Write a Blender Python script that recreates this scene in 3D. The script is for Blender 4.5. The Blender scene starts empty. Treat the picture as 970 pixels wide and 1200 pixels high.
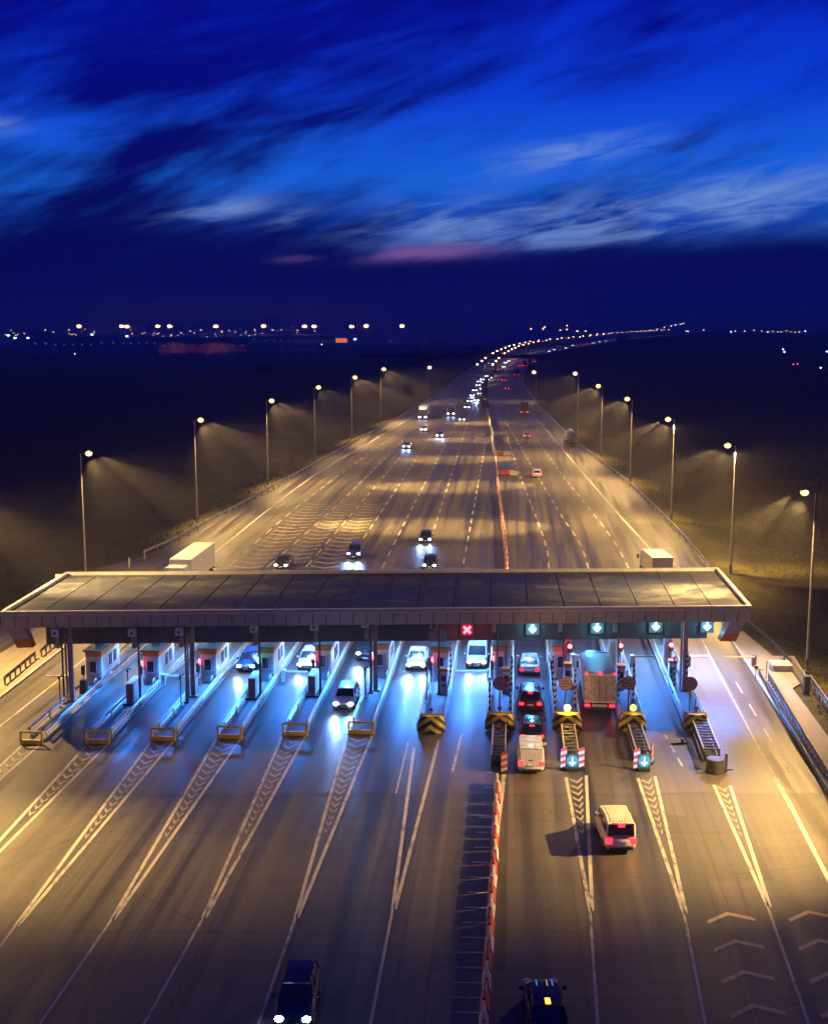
import bpy, bmesh, math, random
from mathutils import Vector, Matrix
random.seed(7)
S = bpy.context.scene
COL = S.collection
PI = math.pi
R = math.radians
# ------------------------------------------------------------------ camera
F, CX, CY, HOR, H = 1450.0, 485.0, 600.0, 370.0, 31.0      # measured from the photograph (970 x 1200)
PITCH = math.atan((CY - HOR) / F)
cam = bpy.data.cameras.new("camera")
cam.sensor_fit = 'VERTICAL'; cam.sensor_height = 24.0; cam.lens = F / 1200 * 24.0
cam.clip_start = 0.5; cam.clip_end = 60000
camo = bpy.data.objects.new("camera", cam); COL.objects.link(camo)
camo.location = (0, 0, H); camo.rotation_euler = (PI / 2 - PITCH, 0, 0)
S.camera = camo
# ------------------------------------------------------------------ render settings
S.render.engine = 'CYCLES'
S.view_settings.view_transform = 'Standard'; S.view_settings.look = 'None'
S.view_settings.gamma = 1; S.view_settings.exposure = 0.0
cy = S.cycles
cy.use_denoising = True
cy.max_bounces = 4; cy.diffuse_bounces = 2; cy.glossy_bounces = 2; cy.transmission_bounces = 2
cy.volume_bounces = 0; cy.transparent_max_bounces = 6
cy.sample_clamp_indirect = 3; cy.sample_clamp_direct = 0
cy.caustics_reflective = False; cy.caustics_refractive = False
cy.use_light_tree = True
cy.volume_step_rate = 1.0

# ------------------------------------------------------------------ node helper
class NT:
    def __init__(s, tree):
        s.t = tree; s.n = tree.nodes; s.l = tree.links
    def new(s, kind, **kw):
        n = s.n.new(kind)
        for k, v in kw.items(): setattr(n, k, v)
        return n
    def put(s, sock, v):
        if isinstance(v, bpy.types.NodeSocket): s.l.new(v, sock)
        elif isinstance(v, (tuple, list)):
            v = tuple(v)
            if len(v) == 3 and sock.type == 'RGBA': v = v + (1,)
            sock.default_value = v
        else: sock.default_value = v
    def m(s, op, a, b=0.0, c=None, clamp=False):
        n = s.new('ShaderNodeMath', operation=op); n.use_clamp = clamp
        s.put(n.inputs[0], a); s.put(n.inputs[1], b)
        if c is not None: s.put(n.inputs[2], c)
        return n.outputs[0]
    def comb(s, x, y, z=0.0):
        n = s.new('ShaderNodeCombineXYZ')
        for i, v in enumerate((x, y, z)): s.put(n.inputs[i], v)
        return n.outputs[0]
    def noise(s, vec, scale=5, detail=4, rough=.55, dist=0.0):
        n = s.new('ShaderNodeTexNoise'); s.l.new(vec, n.inputs['Vector'])
        n.inputs['Scale'].default_value = scale; n.inputs['Detail'].default_value = detail
        n.inputs['Roughness'].default_value = rough; n.inputs['Distortion'].default_value = dist
        return n.outputs['Fac']
    def step(s, v, a, b, o0=0.0, o1=1.0):
        n = s.new('ShaderNodeMapRange'); n.interpolation_type = 'SMOOTHSTEP'
        s.put(n.inputs[0], v); s.put(n.inputs[1], a); s.put(n.inputs[2], b); s.put(n.inputs[3], o0); s.put(n.inputs[4], o1)
        return n.outputs[0]
    def mix(s, f, a, b, blend='MIX'):
        n = s.new('ShaderNodeMix', data_type='RGBA', blend_type=blend)
        s.put(n.inputs[0], f); s.put(n.inputs[6], a); s.put(n.inputs[7], b)
        return n.outputs[2]
    def ramp(s, v, stops):
        n = s.new('ShaderNodeValToRGB'); e = n.color_ramp.elements
        while len(e) < len(stops): e.new(0.5)
        for i, (p, c) in enumerate(stops): e[i].position = p; e[i].color = tuple(c) + (1,)
        s.l.new(v, n.inputs[0]); return n.outputs[0]

# ------------------------------------------------------------------ dusk sky
W = bpy.data.worlds.new("World"); S.world = W; W.use_nodes = True
k = NT(W.node_tree); k.n.clear()
tc = k.new('ShaderNodeTexCoord'); sp = k.new('ShaderNodeSeparateXYZ'); k.l.new(tc.outputs['Generated'], sp.inputs[0])
x_, y_, z_ = sp.outputs
u = k.m('ARCTAN2', x_, y_)                       # azimuth from the motorway direction
v = k.m('ARCSINE', z_)                           # elevation
def py(yy): return (HOR - yy) / F + .004
def rot(ang, fu, fv, off):
    c, s_ = math.cos(ang), math.sin(ang)
    a = k.m('ADD', k.m('MULTIPLY', u, c), k.m('MULTIPLY', v, s_))
    b = k.m('SUBTRACT', k.m('MULTIPLY', v, c), k.m('MULTIPLY', u, s_))
    return k.comb(k.m('MULTIPLY', a, fu), k.m('MULTIPLY', b, fv), off)
vn = k.m('ADD', v, k.m('MULTIPLY', k.m('SUBTRACT', k.noise(rot(.1, 5, 14, 2.2), 1, 5, .6), .5), .03))
t01 = k.m('DIVIDE', k.m('ADD', v, .03), .33, clamp=True)
def tp(yy): return min(max((py(yy) + .03) / .33, 0), 1)
clear = k.ramp(t01, [(0, (.0004, .0012, .085)), (tp(330), (.0006, .002, .10)), (tp(285), (.008, .065, .50)),
                     (tp(225), (.010, .145, .84)), (tp(130), (.003, .055, .76)), (tp(0), (.0008, .0045, .50)), (1, (.001, .002, .2))])
dark = k.ramp(t01, [(0, (.0004, .0010, .080)), (tp(330), (.0006, .0010, .075)), (tp(200), (.0008, .0014, .13)),
                    (tp(60), (.0008, .0020, .26)), (1, (.001, .001, .15))])
n1 = k.noise(rot(.42, 3.6, 12, 0.3), 1.0, 5, .52, .5)
n2 = k.noise(rot(.22, 7, 34, 4.1), 1.0, 6, .56, .45)
n3 = k.noise(rot(.36, 13, 75, 9.0), 1.0, 6, .6, .5)
cl = k.m('ADD', k.m('ADD', k.m('MULTIPLY', n1, .54), k.m('MULTIPLY', n2, .30)), k.m('MULTIPLY', n3, .16))
# the sky opens towards the right and closes to the left
bias = k.step(u, -.28, .18, -.085, .055)
band = k.m('MULTIPLY', k.m('MULTIPLY', k.step(v, py(335), py(230)), k.step(v, py(-10), py(150))), .06)
open_ = k.step(k.m('ADD', k.m('ADD', cl, bias), band),   .42, .64)
skyc = k.mix(open_, dark, clear)
def blob(px, pyy, su, sv, ang=.12):
    du = k.m('SUBTRACT', u, (px - CX) / F); dv = k.m('SUBTRACT', v, py(pyy))
    c, s_ = math.cos(ang), math.sin(ang)
    a = k.m('DIVIDE', k.m('ADD', k.m('MULTIPLY', du, c), k.m('MULTIPLY', dv, s_)), su / F)
    b = k.m('DIVIDE', k.m('SUBTRACT', k.m('MULTIPLY', dv, c), k.m('MULTIPLY', du, s_)), sv / F)
    r2 = k.m('ADD', k.m('MULTIPLY', a, a), k.m('MULTIPLY', b, b))
    return k.m('POWER', 2.718, k.m('MULTIPLY', r2, -1.0))
wn = k.step(k.noise(rot(.17, 13, 75, 1.7), 1.0, 6, .58, .5), .36, .68)
pale = None
for px, pyy, su, sv, a in ((660, 196, 85, 13, .16), (520, 268, 90, 22, .10), (350, 268, 26, 10, .2), (700, 268, 150, 20, .06),
                           (270, 258, 60, 12, .12), (640, 290, 120, 14, .02), (860, 250, 140, 30, .05), (20, 175, 30, 9, 0)):
    b_ = blob(px, pyy, su, sv, a)
    pale = b_ if pale is None else k.m('ADD', pale, b_, clamp=True)
skyc = k.mix(k.m('MULTIPLY', k.m('MULTIPLY', pale, wn), .95), skyc, (.19, .34, .82))
bankedge = k.m('SUBTRACT', vn, k.m('MULTIPLY', u, .045))
skyc = k.mix(k.step(bankedge, py(331), py(293)), (.0005, .0014, .088), skyc)
pink = k.m('ADD', blob(497, 304, 68, 8, .05), k.m('MULTIPLY', blob(352, 310, 24, 5, .1), .5), clamp=True)
skyc = k.mix(k.m('MULTIPLY', k.m('MULTIPLY', pink, k.step(n2, .36, .58)), 1.15, clamp=True), skyc, (.26, .13, .42))
ns = k.new('ShaderNodeTexSky', sky_type='NISHITA'); ns.sun_disc = False
ns.sun_elevation = R(-1.0); ns.sun_rotation = R(2)
nish = k.mix(1.0, ns.outputs[0], (.001, .002, .008), 'MULTIPLY')
skyc = k.mix(1.0, skyc, nish, 'ADD')
bg = k.new('ShaderNodeBackground'); k.put(bg.inputs[0], skyc); bg.inputs[1].default_value = 1.0
wo = k.new('ShaderNodeOutputWorld'); k.l.new(bg.outputs[0], wo.inputs[0])
sun = bpy.data.lights.new("afterglow_sun", 'SUN'); sun.energy = 0.01; sun.angle = R(20); sun.color = (.6, .6, 1)
so = bpy.data.objects.new("afterglow_sun", sun); COL.objects.link(so); so.rotation_euler = (R(-80), 0, 0)

# ------------------------------------------------------------------ projection helpers (pixel of the photo -> place)
def G(px, pyy, z=0.0):
    cp, spn = math.cos(PITCH), math.sin(PITCH)
    a = (px - CX) / F; b = (CY - pyy) / F
    d = Vector((a, cp + b * spn, -spn + b * cp))
    t = (z - H) / d.z
    return Vector((d.x * t, d.y * t, z))
def P(px, pyy, Y):
    cp, spn = math.cos(PITCH), math.sin(PITCH)
    a = (px - CX) / F; b = (CY - pyy) / F
    d = Vector((a, cp + b * spn, -spn + b * cp)); t = Y / d.y
    return Vector((d.x * t, Y, H + d.z * t))
def lerp_tab(tab, y):
    if y <= tab[0][0]: return tab[0][1]
    for (a, b), (c, d) in zip(tab, tab[1:]):
        if y <= c: return b + (d - b) * (y - a) / (c - a)
    (a, b), (c, d) = tab[-2:]
    return d + (d - b) / (c - a) * (y - c)
XM = [(30, 3.0), (54, 3.2), (84, 5.8), (90, 6.5), (151, 11.5), (195, 14.4), (237, 17.6), (281, 18.0), (346, 22), (450, 25.5), (570, 32.5), (665, 42), (752, 51.5), (839, 62.8), (938, 76.5),
      (1042, 96), (1081, 103), (1227, 143), (1352, 183), (1595, 249), (1876, 356), (2300, 520)]
xm = lambda y: lerp_tab(XM, y)
XRt = [(-20, 27), (82, 27.2), (108, 30), (153, 37), (193, 39), (230, 40), (302, 39.8), (400, 42), (489, 46), (570, 50)]
XLt = [(-20, -42), (145, -42), (160, -34.5), (211, -27.2), (394, -2.5), (473, 7.5), (570, 17)]
xr = lambda y: lerp_tab(XRt, y) if y <= 570 else xm(y) + 17.5
xl = lambda y: lerp_tab(XLt, y) if y <= 570 else xm(y) - 15.5
def sm(t): t = min(max(t, 0), 1); return t * t * (3 - 2 * t)
def hsh(x, y):
    return (math.sin(x * .071 + y * .043) + math.sin(x * .031 - y * .057 + 1.7) + .6 * math.sin(x * .13 + y * .17 + .4)) / 2.6
def terr(x, y):
    L, Rr = xl(y), xr(y)
    if L <= x <= Rr: return -0.06
    if x < L:
        d = L - x
        if y < 150: emb = -1.6 * sm((d - 6) / 12)
        else: emb = -2.2 * sm((d - 1.5) / 9)
        far = -.0115 * max(y - 250, 0) * sm(d / 300) - .01 * d * sm(d / 200)
        return -0.06 + emb + far + hsh(x, y) * min(d / 40, 1) * 1.0
    d = x - Rr
    near = 0
    if y > 105: near = -1.0 * sm((d - 2) / 6) * (1 if y < 320 else .6)
    mound = 4.2 * math.exp(-((x - 66) / 14) ** 2 - ((y - 236) / 30) ** 2)
    hill = 15 * sm((d - 120) / 400) * math.exp(-((y - 1500) / 700) ** 2)
    far = -.010 * max(y - 2100, 0)
    return -0.06 + near + mound * min(d / 10, 1) + hill + far + hsh(x, y) * min(d / 30, 1) * .8

# ------------------------------------------------------------------ materials
MATS = {}
def pm(name, col, rough=.6, metal=0.0, var=.18, scale=2.0, spec=.5, emit=None, es=0.0, bump=0.0, bscale=20, coat=0.0):
    if name in MATS: return MATS[name]
    m = bpy.data.materials.new(name); m.use_nodes = True; MATS[name] = m
    k = NT(m.node_tree); b = k.n['Principled BSDF']
    tc = k.new('ShaderNodeTexCoord')
    if emit is None:
        n = k.noise(tc.outputs['Object'], scale, 5, .6)
        c = k.mix(k.step(n, .3, .7), tuple(x * (1 - var) for x in col), tuple(min(x * (1 + var), 1) for x in col))
        k.put(b.inputs['Base Color'], c)
        k.put(b.inputs['Roughness'], k.step(n, .2, .8, max(rough - .08, .03), min(rough + .08, 1)))
        if bump:
            bn = k.new('ShaderNodeBump'); bn.inputs['Strength'].default_value = bump; bn.inputs['Distance'].default_value = .02
            k.l.new(k.noise(tc.outputs['Object'], bscale, 4), bn.inputs['Height']); k.l.new(bn.outputs[0], b.inputs['Normal'])
    else:
        k.put(b.inputs['Base Color'], tuple(col)); b.inputs['Roughness'].default_value = rough
        k.put(b.inputs['Emission Color'], tuple(emit)); b.inputs['Emission Strength'].default_value = es
    b.inputs['Metallic'].default_value = metal
    b.inputs['Specular IOR Level'].default_value = spec
    b.inputs['Coat Weight'].default_value = coat
    return m
def glow(name, col, es, sample=True):
    m = pm(name, (.05, .05, .05), .4, emit=col, es=es)
    if not sample: m.cycles.emission_sampling = 'NONE'
    return m

def asphalt(name, c0, c1, r0, r1, warm=0):
    m = bpy.data.materials.new(name); m.use_nodes = True; k = NT(m.node_tree); b = k.n['Principled BSDF']
    g = k.new('ShaderNodeNewGeometry'); s = k.new('ShaderNodeSeparateXYZ'); k.l.new(g.outputs['Position'], s.inputs[0])
    X, Y, Z = s.outputs
    xs = k.m('SUBTRACT', X, k.m('MULTIPLY', Y, .08))                       # along the lanes
    streak = k.noise(k.comb(k.m('MULTIPLY', xs, .9), k.m('MULTIPLY', Y, .018)), 1, 5, .6)
    wide = k.noise(k.comb(k.m('MULTIPLY', xs, .28), k.m('MULTIPLY', Y, .010), 3.3), 1, 3, .5)
    patch = k.noise(k.comb(k.m('MULTIPLY', X, .06), k.m('MULTIPLY', Y, .03), 5), 1, 5, .6)
    fine = k.noise(k.comb(k.m('MULTIPLY', X, 6), k.m('MULTIPLY', Y, 6)), 1, 4, .7)
    cross = k.noise(k.comb(k.m('MULTIPLY', X, .05), k.m('MULTIPLY', Y, 1.2), 8), 1, 3, .6)
    grain = k.noise(k.comb(k.m('MULTIPLY', X, 28), k.m('MULTIPLY', Y, 28)), 1, 2, .7)
    f = k.m('ADD', k.m('ADD', k.m('MULTIPLY', streak, .34), k.m('MULTIPLY', wide, .26)),
            k.m('ADD', k.m('ADD', k.m('MULTIPLY', patch, .18), k.m('MULTIPLY', fine, .14)), k.m('ADD', k.m('MULTIPLY', cross, .06), k.m('MULTIPLY', grain, .10))))
    c = k.mix(k.step(f, .42, .61), c0, c1)
    wn_ = k.new('ShaderNodeTexWhiteNoise', noise_dimensions='2D')
    k.l.new(k.comb(k.m('FLOOR', k.m('DIVIDE', xs, 3.7)), k.m('FLOOR', k.m('DIVIDE', k.m('ADD', Y, k.m('MULTIPLY', k.m('FLOOR', k.m('DIVIDE', xs, 3.7)), 9.1)), 23.0))), wn_.inputs['Vector'])
    c = k.mix(k.m('MULTIPLY', k.step(wn_.outputs['Value'], .45, .95), .38), c, tuple(x * .9 for x in c0))
    # oil drip stains down the lane middles and fine cracks
    oil = k.step(k.noise(k.comb(k.m('MULTIPLY', xs, .55), k.m('MULTIPLY', Y, .03), 11), 1, 4, .6), .58, .74)
    c = k.mix(k.m('MULTIPLY', oil, .6), c, tuple(x * .45 for x in c0))
    vo = k.new('ShaderNodeTexVoronoi', feature='DISTANCE_TO_EDGE'); k.l.new(k.comb(k.m('MULTIPLY', X, .07), k.m('MULTIPLY', Y, .09), 0), vo.inputs['Vector'])
    vo.inputs['Scale'].default_value = 1.0
    crack = k.m('MULTIPLY', k.step(k.m('ADD', vo.outputs['Distance'], k.m('MULTIPLY', k.m('SUBTRACT', fine, .5), .02)), .006, .0), .4)
    c = k.mix(crack, c, (.012, .011, .011))
    if 'plaza' in name or name == 'asphalt':   # slab joints and rubbered wheel tracks
        jl = k.m('ABSOLUTE', k.m('SUBTRACT', k.m('FRACT', k.m('ADD', k.m('DIVIDE', Y, 6.2), k.m('MULTIPLY', patch, .02))), .5))
        jn = k.step(k.noise(k.comb(k.m('MULTIPLY', X, .2), k.m('MULTIPLY', Y, .16), 21), 1, 3, .6), .45, .6)
        c = k.mix(k.m('MULTIPLY', k.m('MULTIPLY', k.step(jl, .012, .004), jn), .5), c, (.015, .014, .014))
        tyre = k.step(k.noise(k.comb(k.m('MULTIPLY', xs, 3.2), k.m('MULTIPLY', Y, .012), 31), 1, 2, .5), .56, .70)
        c = k.mix(k.m('MULTIPLY', tyre, .38), c, (.014, .013, .013))
    k.put(b.inputs['Base Color'], c)
    k.put(b.inputs['Roughness'], k.step(k.m('ADD', k.m('MULTIPLY', streak, .6), k.m('MULTIPLY', wide, .4)), .35, .65, r0, r1))
    bn = k.new('ShaderNodeBump'); bn.inputs['Strength'].default_value = .35; bn.inputs['Distance'].default_value = .015
    k.l.new(k.m('ADD', fine, grain), bn.inputs['Height']); k.l.new(bn.outputs[0], b.inputs['Normal'])
    b.inputs['Specular IOR Level'].default_value = .34
    return m
M_road = asphalt("asphalt", (.015, .014, .013), (.112, .102, .088), .40, .66)
M_conc = asphalt("plaza_concrete", (.017, .016, .015), (.126, .115, .100), .33, .60)
M_walk = asphalt("beige_paving", (.17, .15, .12), (.27, .24, .19), .55, .8)

def paint_mat(name, col, wear):
    m = bpy.data.materials.new(name); m.use_nodes = True; k = NT(m.node_tree); b = k.n['Principled BSDF']
    g = k.new('ShaderNodeNewGeometry'); s = k.new('ShaderNodeSeparateXYZ'); k.l.new(g.outputs['Position'], s.inputs[0])
    X, Y, Z = s.outputs
    n = k.noise(k.comb(k.m('MULTIPLY', X, 2.5), k.m('MULTIPLY', Y, .9)), 1, 6, .7)
    n2 = k.noise(k.comb(k.m('MULTIPLY', X, .3), k.m('MULTIPLY', Y, .08), 3), 1, 3, .6)
    f = k.step(k.m('ADD', k.m('MULTIPLY', n, .7), k.m('MULTIPLY', n2, .3)), wear - .10, wear + .10)
    k.put(b.inputs['Base Color'], k.mix(f, (.075, .07, .062), col)); b.inputs['Roughness'].default_value = .55
    return m
M_paint = paint_mat("road_paint", (.46, .43, .36), .44)
M_faded = paint_mat("faded_road_paint", (.34, .31, .25), .44)
M_orange = paint_mat("tan_road_paint", (.50, .36, .20), .40)

def grass_mat():
    m = bpy.data.materials.new("field_grass"); m.use_nodes = True; k = NT(m.node_tree); b = k.n['Principled BSDF']
    g = k.new('ShaderNodeNewGeometry'); p = g.outputs['Position']
    n = k.noise(p, .06, 6, .65); n2 = k.noise(p, 1.1, 5, .7); n3 = k.noise(p, .012, 4, .6)
    f = k.m('ADD', k.m('ADD', k.m('MULTIPLY', n, .4), k.m('MULTIPLY', n2, .35)), k.m('MULTIPLY', n3, .25))
    c = k.ramp(f, [(.36, (.018, .016, .010)), (.48, (.045, .042, .018)), (.56, (.085, .072, .030)), (.68, (.14, .115, .055))])
    k.put(b.inputs['Base Color'], c); b.inputs['Roughness'].default_value = .95; b.inputs['Specular IOR Level'].default_value = .1
    bn = k.new('ShaderNodeBump'); bn.inputs['Strength'].default_value = .9; bn.inputs['Distance'].default_value = .25
    k.l.new(n2, bn.inputs['Height']); k.l.new(bn.outputs[0], b.inputs['Normal'])
    return m
M_grass = grass_mat()
WHITE = lambda: pm("white_panel", (.72, .73, .74), .45, var=.06)
M_white = WHITE()
M_steel = pm("galvanised_steel", (.46, .47, .48), .38, .85, var=.2, scale=4)
M_dsteel = pm("dark_weathered_steel", (.10, .10, .11), .5, .5, var=.3, scale=4)
M_col = pm("column_paint", (.36, .33, .32), .5, .2)
M_pole = pm("grey_pole_paint", (.17, .165, .16), .55, .0, var=.15)
M_kerb = pm("kerb_concrete", (.34, .33, .31), .8, var=.25, scale=1.3, bump=.3)
M_yel = pm("yellow_paint", (.80, .58, .03), .5, var=.2, scale=3)
M_black = pm("black_paint", (.016, .016, .017), .5, var=.3)
M_orangep = pm("orange_panel", (.72, .22, .03), .45, var=.1)
M_red = pm("red_plastic", (.40, .045, .03), .45, var=.2, scale=3)
M_wplast = pm("white_plastic", (.44, .41, .37), .45, var=.18, scale=3)
M_glass = pm("dark_glass", (.012, .014, .018), .08, var=.1, spec=.8)
M_rubber = pm("tyre_rubber", (.02, .02, .02), .8, var=.2)
M_rim = pm("alloy_rim", (.45, .45, .46), .3, .9)
M_plate = pm("plate_white", (.75, .75, .73), .4, var=.05)
M_clad = pm("grey_cladding", (.42, .41, .41), .5, .15, var=.14, scale=.5)
M_seam = pm("dark_joint", (.03, .03, .03), .8)
M_beam = pm("gantry_brown", (.085, .070, .068), .55, var=.2, scale=.8)
M_cream = pm("cream_paint", (.72, .66, .50), .4, var=.08, scale=1.5)
M_green = pm("pale_yellow_rail_paint", (.62, .64, .38), .45, .1, var=.2, scale=3)
M_island = asphalt("island_concrete", (.11, .11, .11), (.24, .24, .235), .5, .8)

# ------------------------------------------------------------------ mesh builder
class MB:
    def __init__(s, mats=None):
        s.v = []; s.f = []; s.mi = []; s.mats = mats or []; s.smooth = False
    def add(s, vs, fs, mi=0):
        o = len(s.v); s.v += [tuple(x) for x in vs]
        for f in fs: s.f.append(tuple(i + o for i in f)); s.mi.append(mi)
        return s
    def quad(s, a, b, c, d, mi=0): return s.add([a, b, c, d], [(0, 1, 2, 3)], mi)
    def box(s, c, sz, mi=0, rz=0.0, rx=0.0, taper=1.0, M=None):
        hx, hy, hz = sz[0] / 2, sz[1] / 2, sz[2] / 2
        pts = []
        for z in (-1, 1):
            t = taper if z > 0 else 1.0
            for x, y in ((-1, -1), (1, -1), (1, 1), (-1, 1)): pts.append(Vector((x * hx * t, y * hy * t, z * hz)))
        A = Matrix.Rotation(rz, 3, 'Z') @ Matrix.Rotation(rx, 3, 'X')
        if M is not None: A = M
        pts = [A @ p + Vector(c) for p in pts]
        return s.add(pts, [(3, 2, 1, 0), (4, 5, 6, 7), (0, 1, 5, 4), (1, 2, 6, 5), (2, 3, 7, 6), (3, 0, 4, 7)], mi)
    def bar(s, a, b, w, h, mi=0):                       # square bar between two points
        a, b = Vector(a), Vector(b); d = b - a; L = d.length
        if L < 1e-6: return s
        q = d.to_track_quat('Y', 'Z').to_matrix()
        return s.box((a + b) / 2, (w, L, h), mi, M=q)
    def tube(s, a, b, r0, r1=None, n=8, mi=0, cap=True):
        r1 = r0 if r1 is None else r1
        a, b = Vector(a), Vector(b); q = (b - a).to_track_quat('Z', 'Y').to_matrix()
        vs = []
        for p, r in ((a, r0), (b, r1)):
            for i in range(n):
                t = 2 * PI * i / n; vs.append(p + q @ Vector((math.cos(t) * r, math.sin(t) * r, 0)))
        fs = [(i, (i + 1) % n, n + (i + 1) % n, n + i) for i in range(n)]
        if cap: fs += [tuple(range(n - 1, -1, -1)), tuple(range(n, 2 * n))]
        return s.add(vs, fs, mi)
    def ball(s, c, r, n=8, mi=0, sz=1.0):
        c = Vector(c); rows = n // 2 + 1; vs = []; fs = []
        for j in range(rows + 1):
            ph = PI * j / rows
            for i in range(n):
                t = 2 * PI * i / n
                vs.append(c + Vector((r * math.sin(ph) * math.cos(t), r * math.sin(ph) * math.sin(t), r * sz * math.cos(ph))))
        for j in range(rows):
            for i in range(n):
                a = j * n + i; b = j * n + (i + 1) % n; fs.append((a, a + n, b + n, b))
        return s.add(vs, fs, mi)
    def loft(s, rings, mi=0, closed=True, caps=True):
        n = len(rings[0]); vs = [p for r in rings for p in r]; fs = []
        for j in range(len(rings) - 1):
            for i in range(n if closed else n - 1):
                a = j * n + i; b = j * n + (i + 1) % n; fs.append((a, b, b + n, a + n))
        if caps: fs += [tuple(range(n - 1, -1, -1)), tuple(range((len(rings) - 1) * n, len(rings) * n))]
        return s.add(vs, fs, mi)
    def build(s, name, mats=None, parent=None, loc=None, rz=0.0, bevel=0.0, smooth=None):
        mats = mats if mats is not None else s.mats
        if not isinstance(mats, (list, tuple)): mats = [mats]
        me = bpy.data.meshes.new(name); me.from_pydata(s.v, [], s.f)
        for m in mats: me.materials.append(m)
        me.polygons.foreach_set('material_index', s.mi); me.update()
        if smooth: 
            me.polygons.foreach_set('use_smooth', [True] * len(me.polygons))
            me.set_sharp_from_angle(angle=R(smooth))
        o = bpy.data.objects.new(name, me); COL.objects.link(o)
        if bevel:
            b = o.modifiers.new("bevel", 'BEVEL'); b.width = bevel; b.segments = 2; b.limit_method = 'ANGLE'; b.angle_limit = R(40)
        if parent: o.parent = parent
        if loc is not None: o.location = loc
        o.rotation_euler.z = rz
        return o
def tag(o, label=None, cat=None, group=None, kind=None):
    if label: o["label"] = label
    if cat: o["category"] = cat
    if group: o["group"] = group
    if kind: o["kind"] = kind
    return o
def thing(name, label, cat, loc=(0, 0, 0), rz=0.0, group=None):
    o = bpy.data.objects.new(name, None); COL.objects.link(o); o.location = loc; o.rotation_euler.z = rz
    o.empty_display_size = .3
    return tag(o, label, cat, group)
def copy_tree(o, parent=None):
    c = o.copy(); COL.objects.link(c)
    if parent: c.parent = parent
    for ch in list(o.children): copy_tree(ch, c)
    return c
def light(kind, name, parent, loc, energy, col, **kw):
    l = bpy.data.lights.new(name, kind); l.energy = energy; l.color = col
    for a, b in kw.items():
        if a not in ('aim', 'rot'): setattr(l, a, b)
    o = bpy.data.objects.new(name, l); COL.objects.link(o); o.parent = parent; o.location = loc
    if 'aim' in kw: o.rotation_euler = Vector(kw['aim']).to_track_quat('-Z', 'Y').to_euler()
    return o
def lane_dir(p):
    t = G(570, 417) if p.y < 500 else Vector((xm(p.y + 60) - xm(p.y - 60), 120, 0)) + p
    d = t - p; return math.atan2(-d.x, d.y)
PLZ = -math.atan((603 - CX) / F)                 # rotation of the plaza's axis
AX = Vector((-math.sin(PLZ), math.cos(PLZ), 0)); AU = Vector((AX.y, -AX.x, 0))
SODIUM = (1.0, .60, .18); COOL = (.03, .24, 1.0)

# ================================================================== GROUND
def rows():
    y = -30.0; out = []
    while y < 9000:
        out.append(y)
        y += 4 if y < 330 else (12 if y < 650 else (30 if y < 2300 else y * .06))
    return out
RY = rows()
OFF = [.4, 1, 2, 4, 6, 8.5, 11, 15, 20, 27, 35, 46, 60, 80, 110, 150, 210, 300, 430, 620, 900, 1300, 1900, 2800, 4200, 6500]
mb = MB(); n = len(OFF) * 2 + 3
for y in RY:
    L, Rr = xl(y), xr(y)
    xs = [L - o for o in reversed(OFF)] + [L, (L + Rr) / 2, Rr] + [Rr + o for o in OFF]
    for x in xs: mb.v.append((x, y, terr(x, y)))
for j in range(len(RY) - 1):
    for i in range(n - 1): mb.f.append((j * n + i, j * n + i + 1, (j + 1) * n + i + 1, (j + 1) * n + i)); mb.mi.append(0)
tag(mb.build('ground', M_grass, smooth=60), kind='structure')
def strip(name, mat, z, f0, f1, y0, y1, dy=6.0):
    mb = MB(); y = y0; ys = []
    while y < y1: ys.append(y); y += dy if y < 600 else dy * 4
    ys.append(y1)
    for a, b in zip(ys, ys[1:]): mb.quad((f0(a), a, z), (f1(a), a, z), (f1(b), b, z), (f0(b), b, z))
    return tag(mb.build(name, mat), kind='structure')
strip('road', M_road, 0, xl, xr, -28, 2250)
strip('plaza_pavement', M_conc, .008, lambda y: -24.5 - (y - 81) * .32 if y < 135 else xl(y) + 2.5, lambda y: xr(y) - .6, G(485, 930).y, 165)
def gpoly(name, mat, z, pts, h=0.0):
    ps = [G(*p) for p in pts]; mb = MB()
    n = len(ps); lo = [(p.x, p.y, -.05) for p in ps]; hi = [(p.x, p.y, z) for p in ps]
    mb.add(hi, [tuple(range(n))])
    if h: mb.add(lo + hi, [(i, (i + 1) % n, n + (i + 1) % n, n + i) for i in range(n)])
    o = mb.build(name, mat)
    bm = bmesh.new(); bm.from_mesh(o.data); bmesh.ops.recalc_face_normals(bm, faces=bm.faces[:])
    if bm.faces[0].normal.z < 0:
        for f in bm.faces: f.normal_flip()
    bm.to_mesh(o.data); bm.free()
    return tag(o, kind='structure')
gpoly('left_shoulder_paving', M_walk, .016, [(-60, 852), (0, 817), (40, 786), (82, 754), (140, 712), (196, 672), (150, 672), (60, 720), (17, 756), (-25, 780), (-160, 852)])
gpoly('right_pavement', M_walk, .12, [(985, 945), (966, 916), (920, 845), (879.6, 784.5), (850, 741), (870, 741), (905, 770), (930, 770), (946, 797), (928, 808), (975, 872), (1010, 930)], 1)

# kerbs
def kerb(name, pts, w=.25, h=.14):
    mb = MB()
    for a, b in zip(pts, pts[1:]): mb.bar((a.x, a.y, h / 2), (b.x, b.y, h / 2), w, h)
    return tag(mb.build(name, M_kerb, bevel=.02), kind='structure')
kerb('left_kerb', [G(-90, 884), G(0, 818), G(82, 754), G(196, 670)])
kerb('right_kerb', [Vector((27.1, 50, 0)), G(966, 918), G(879.6, 784.5), G(850, 741), G(835, 700)])
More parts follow.
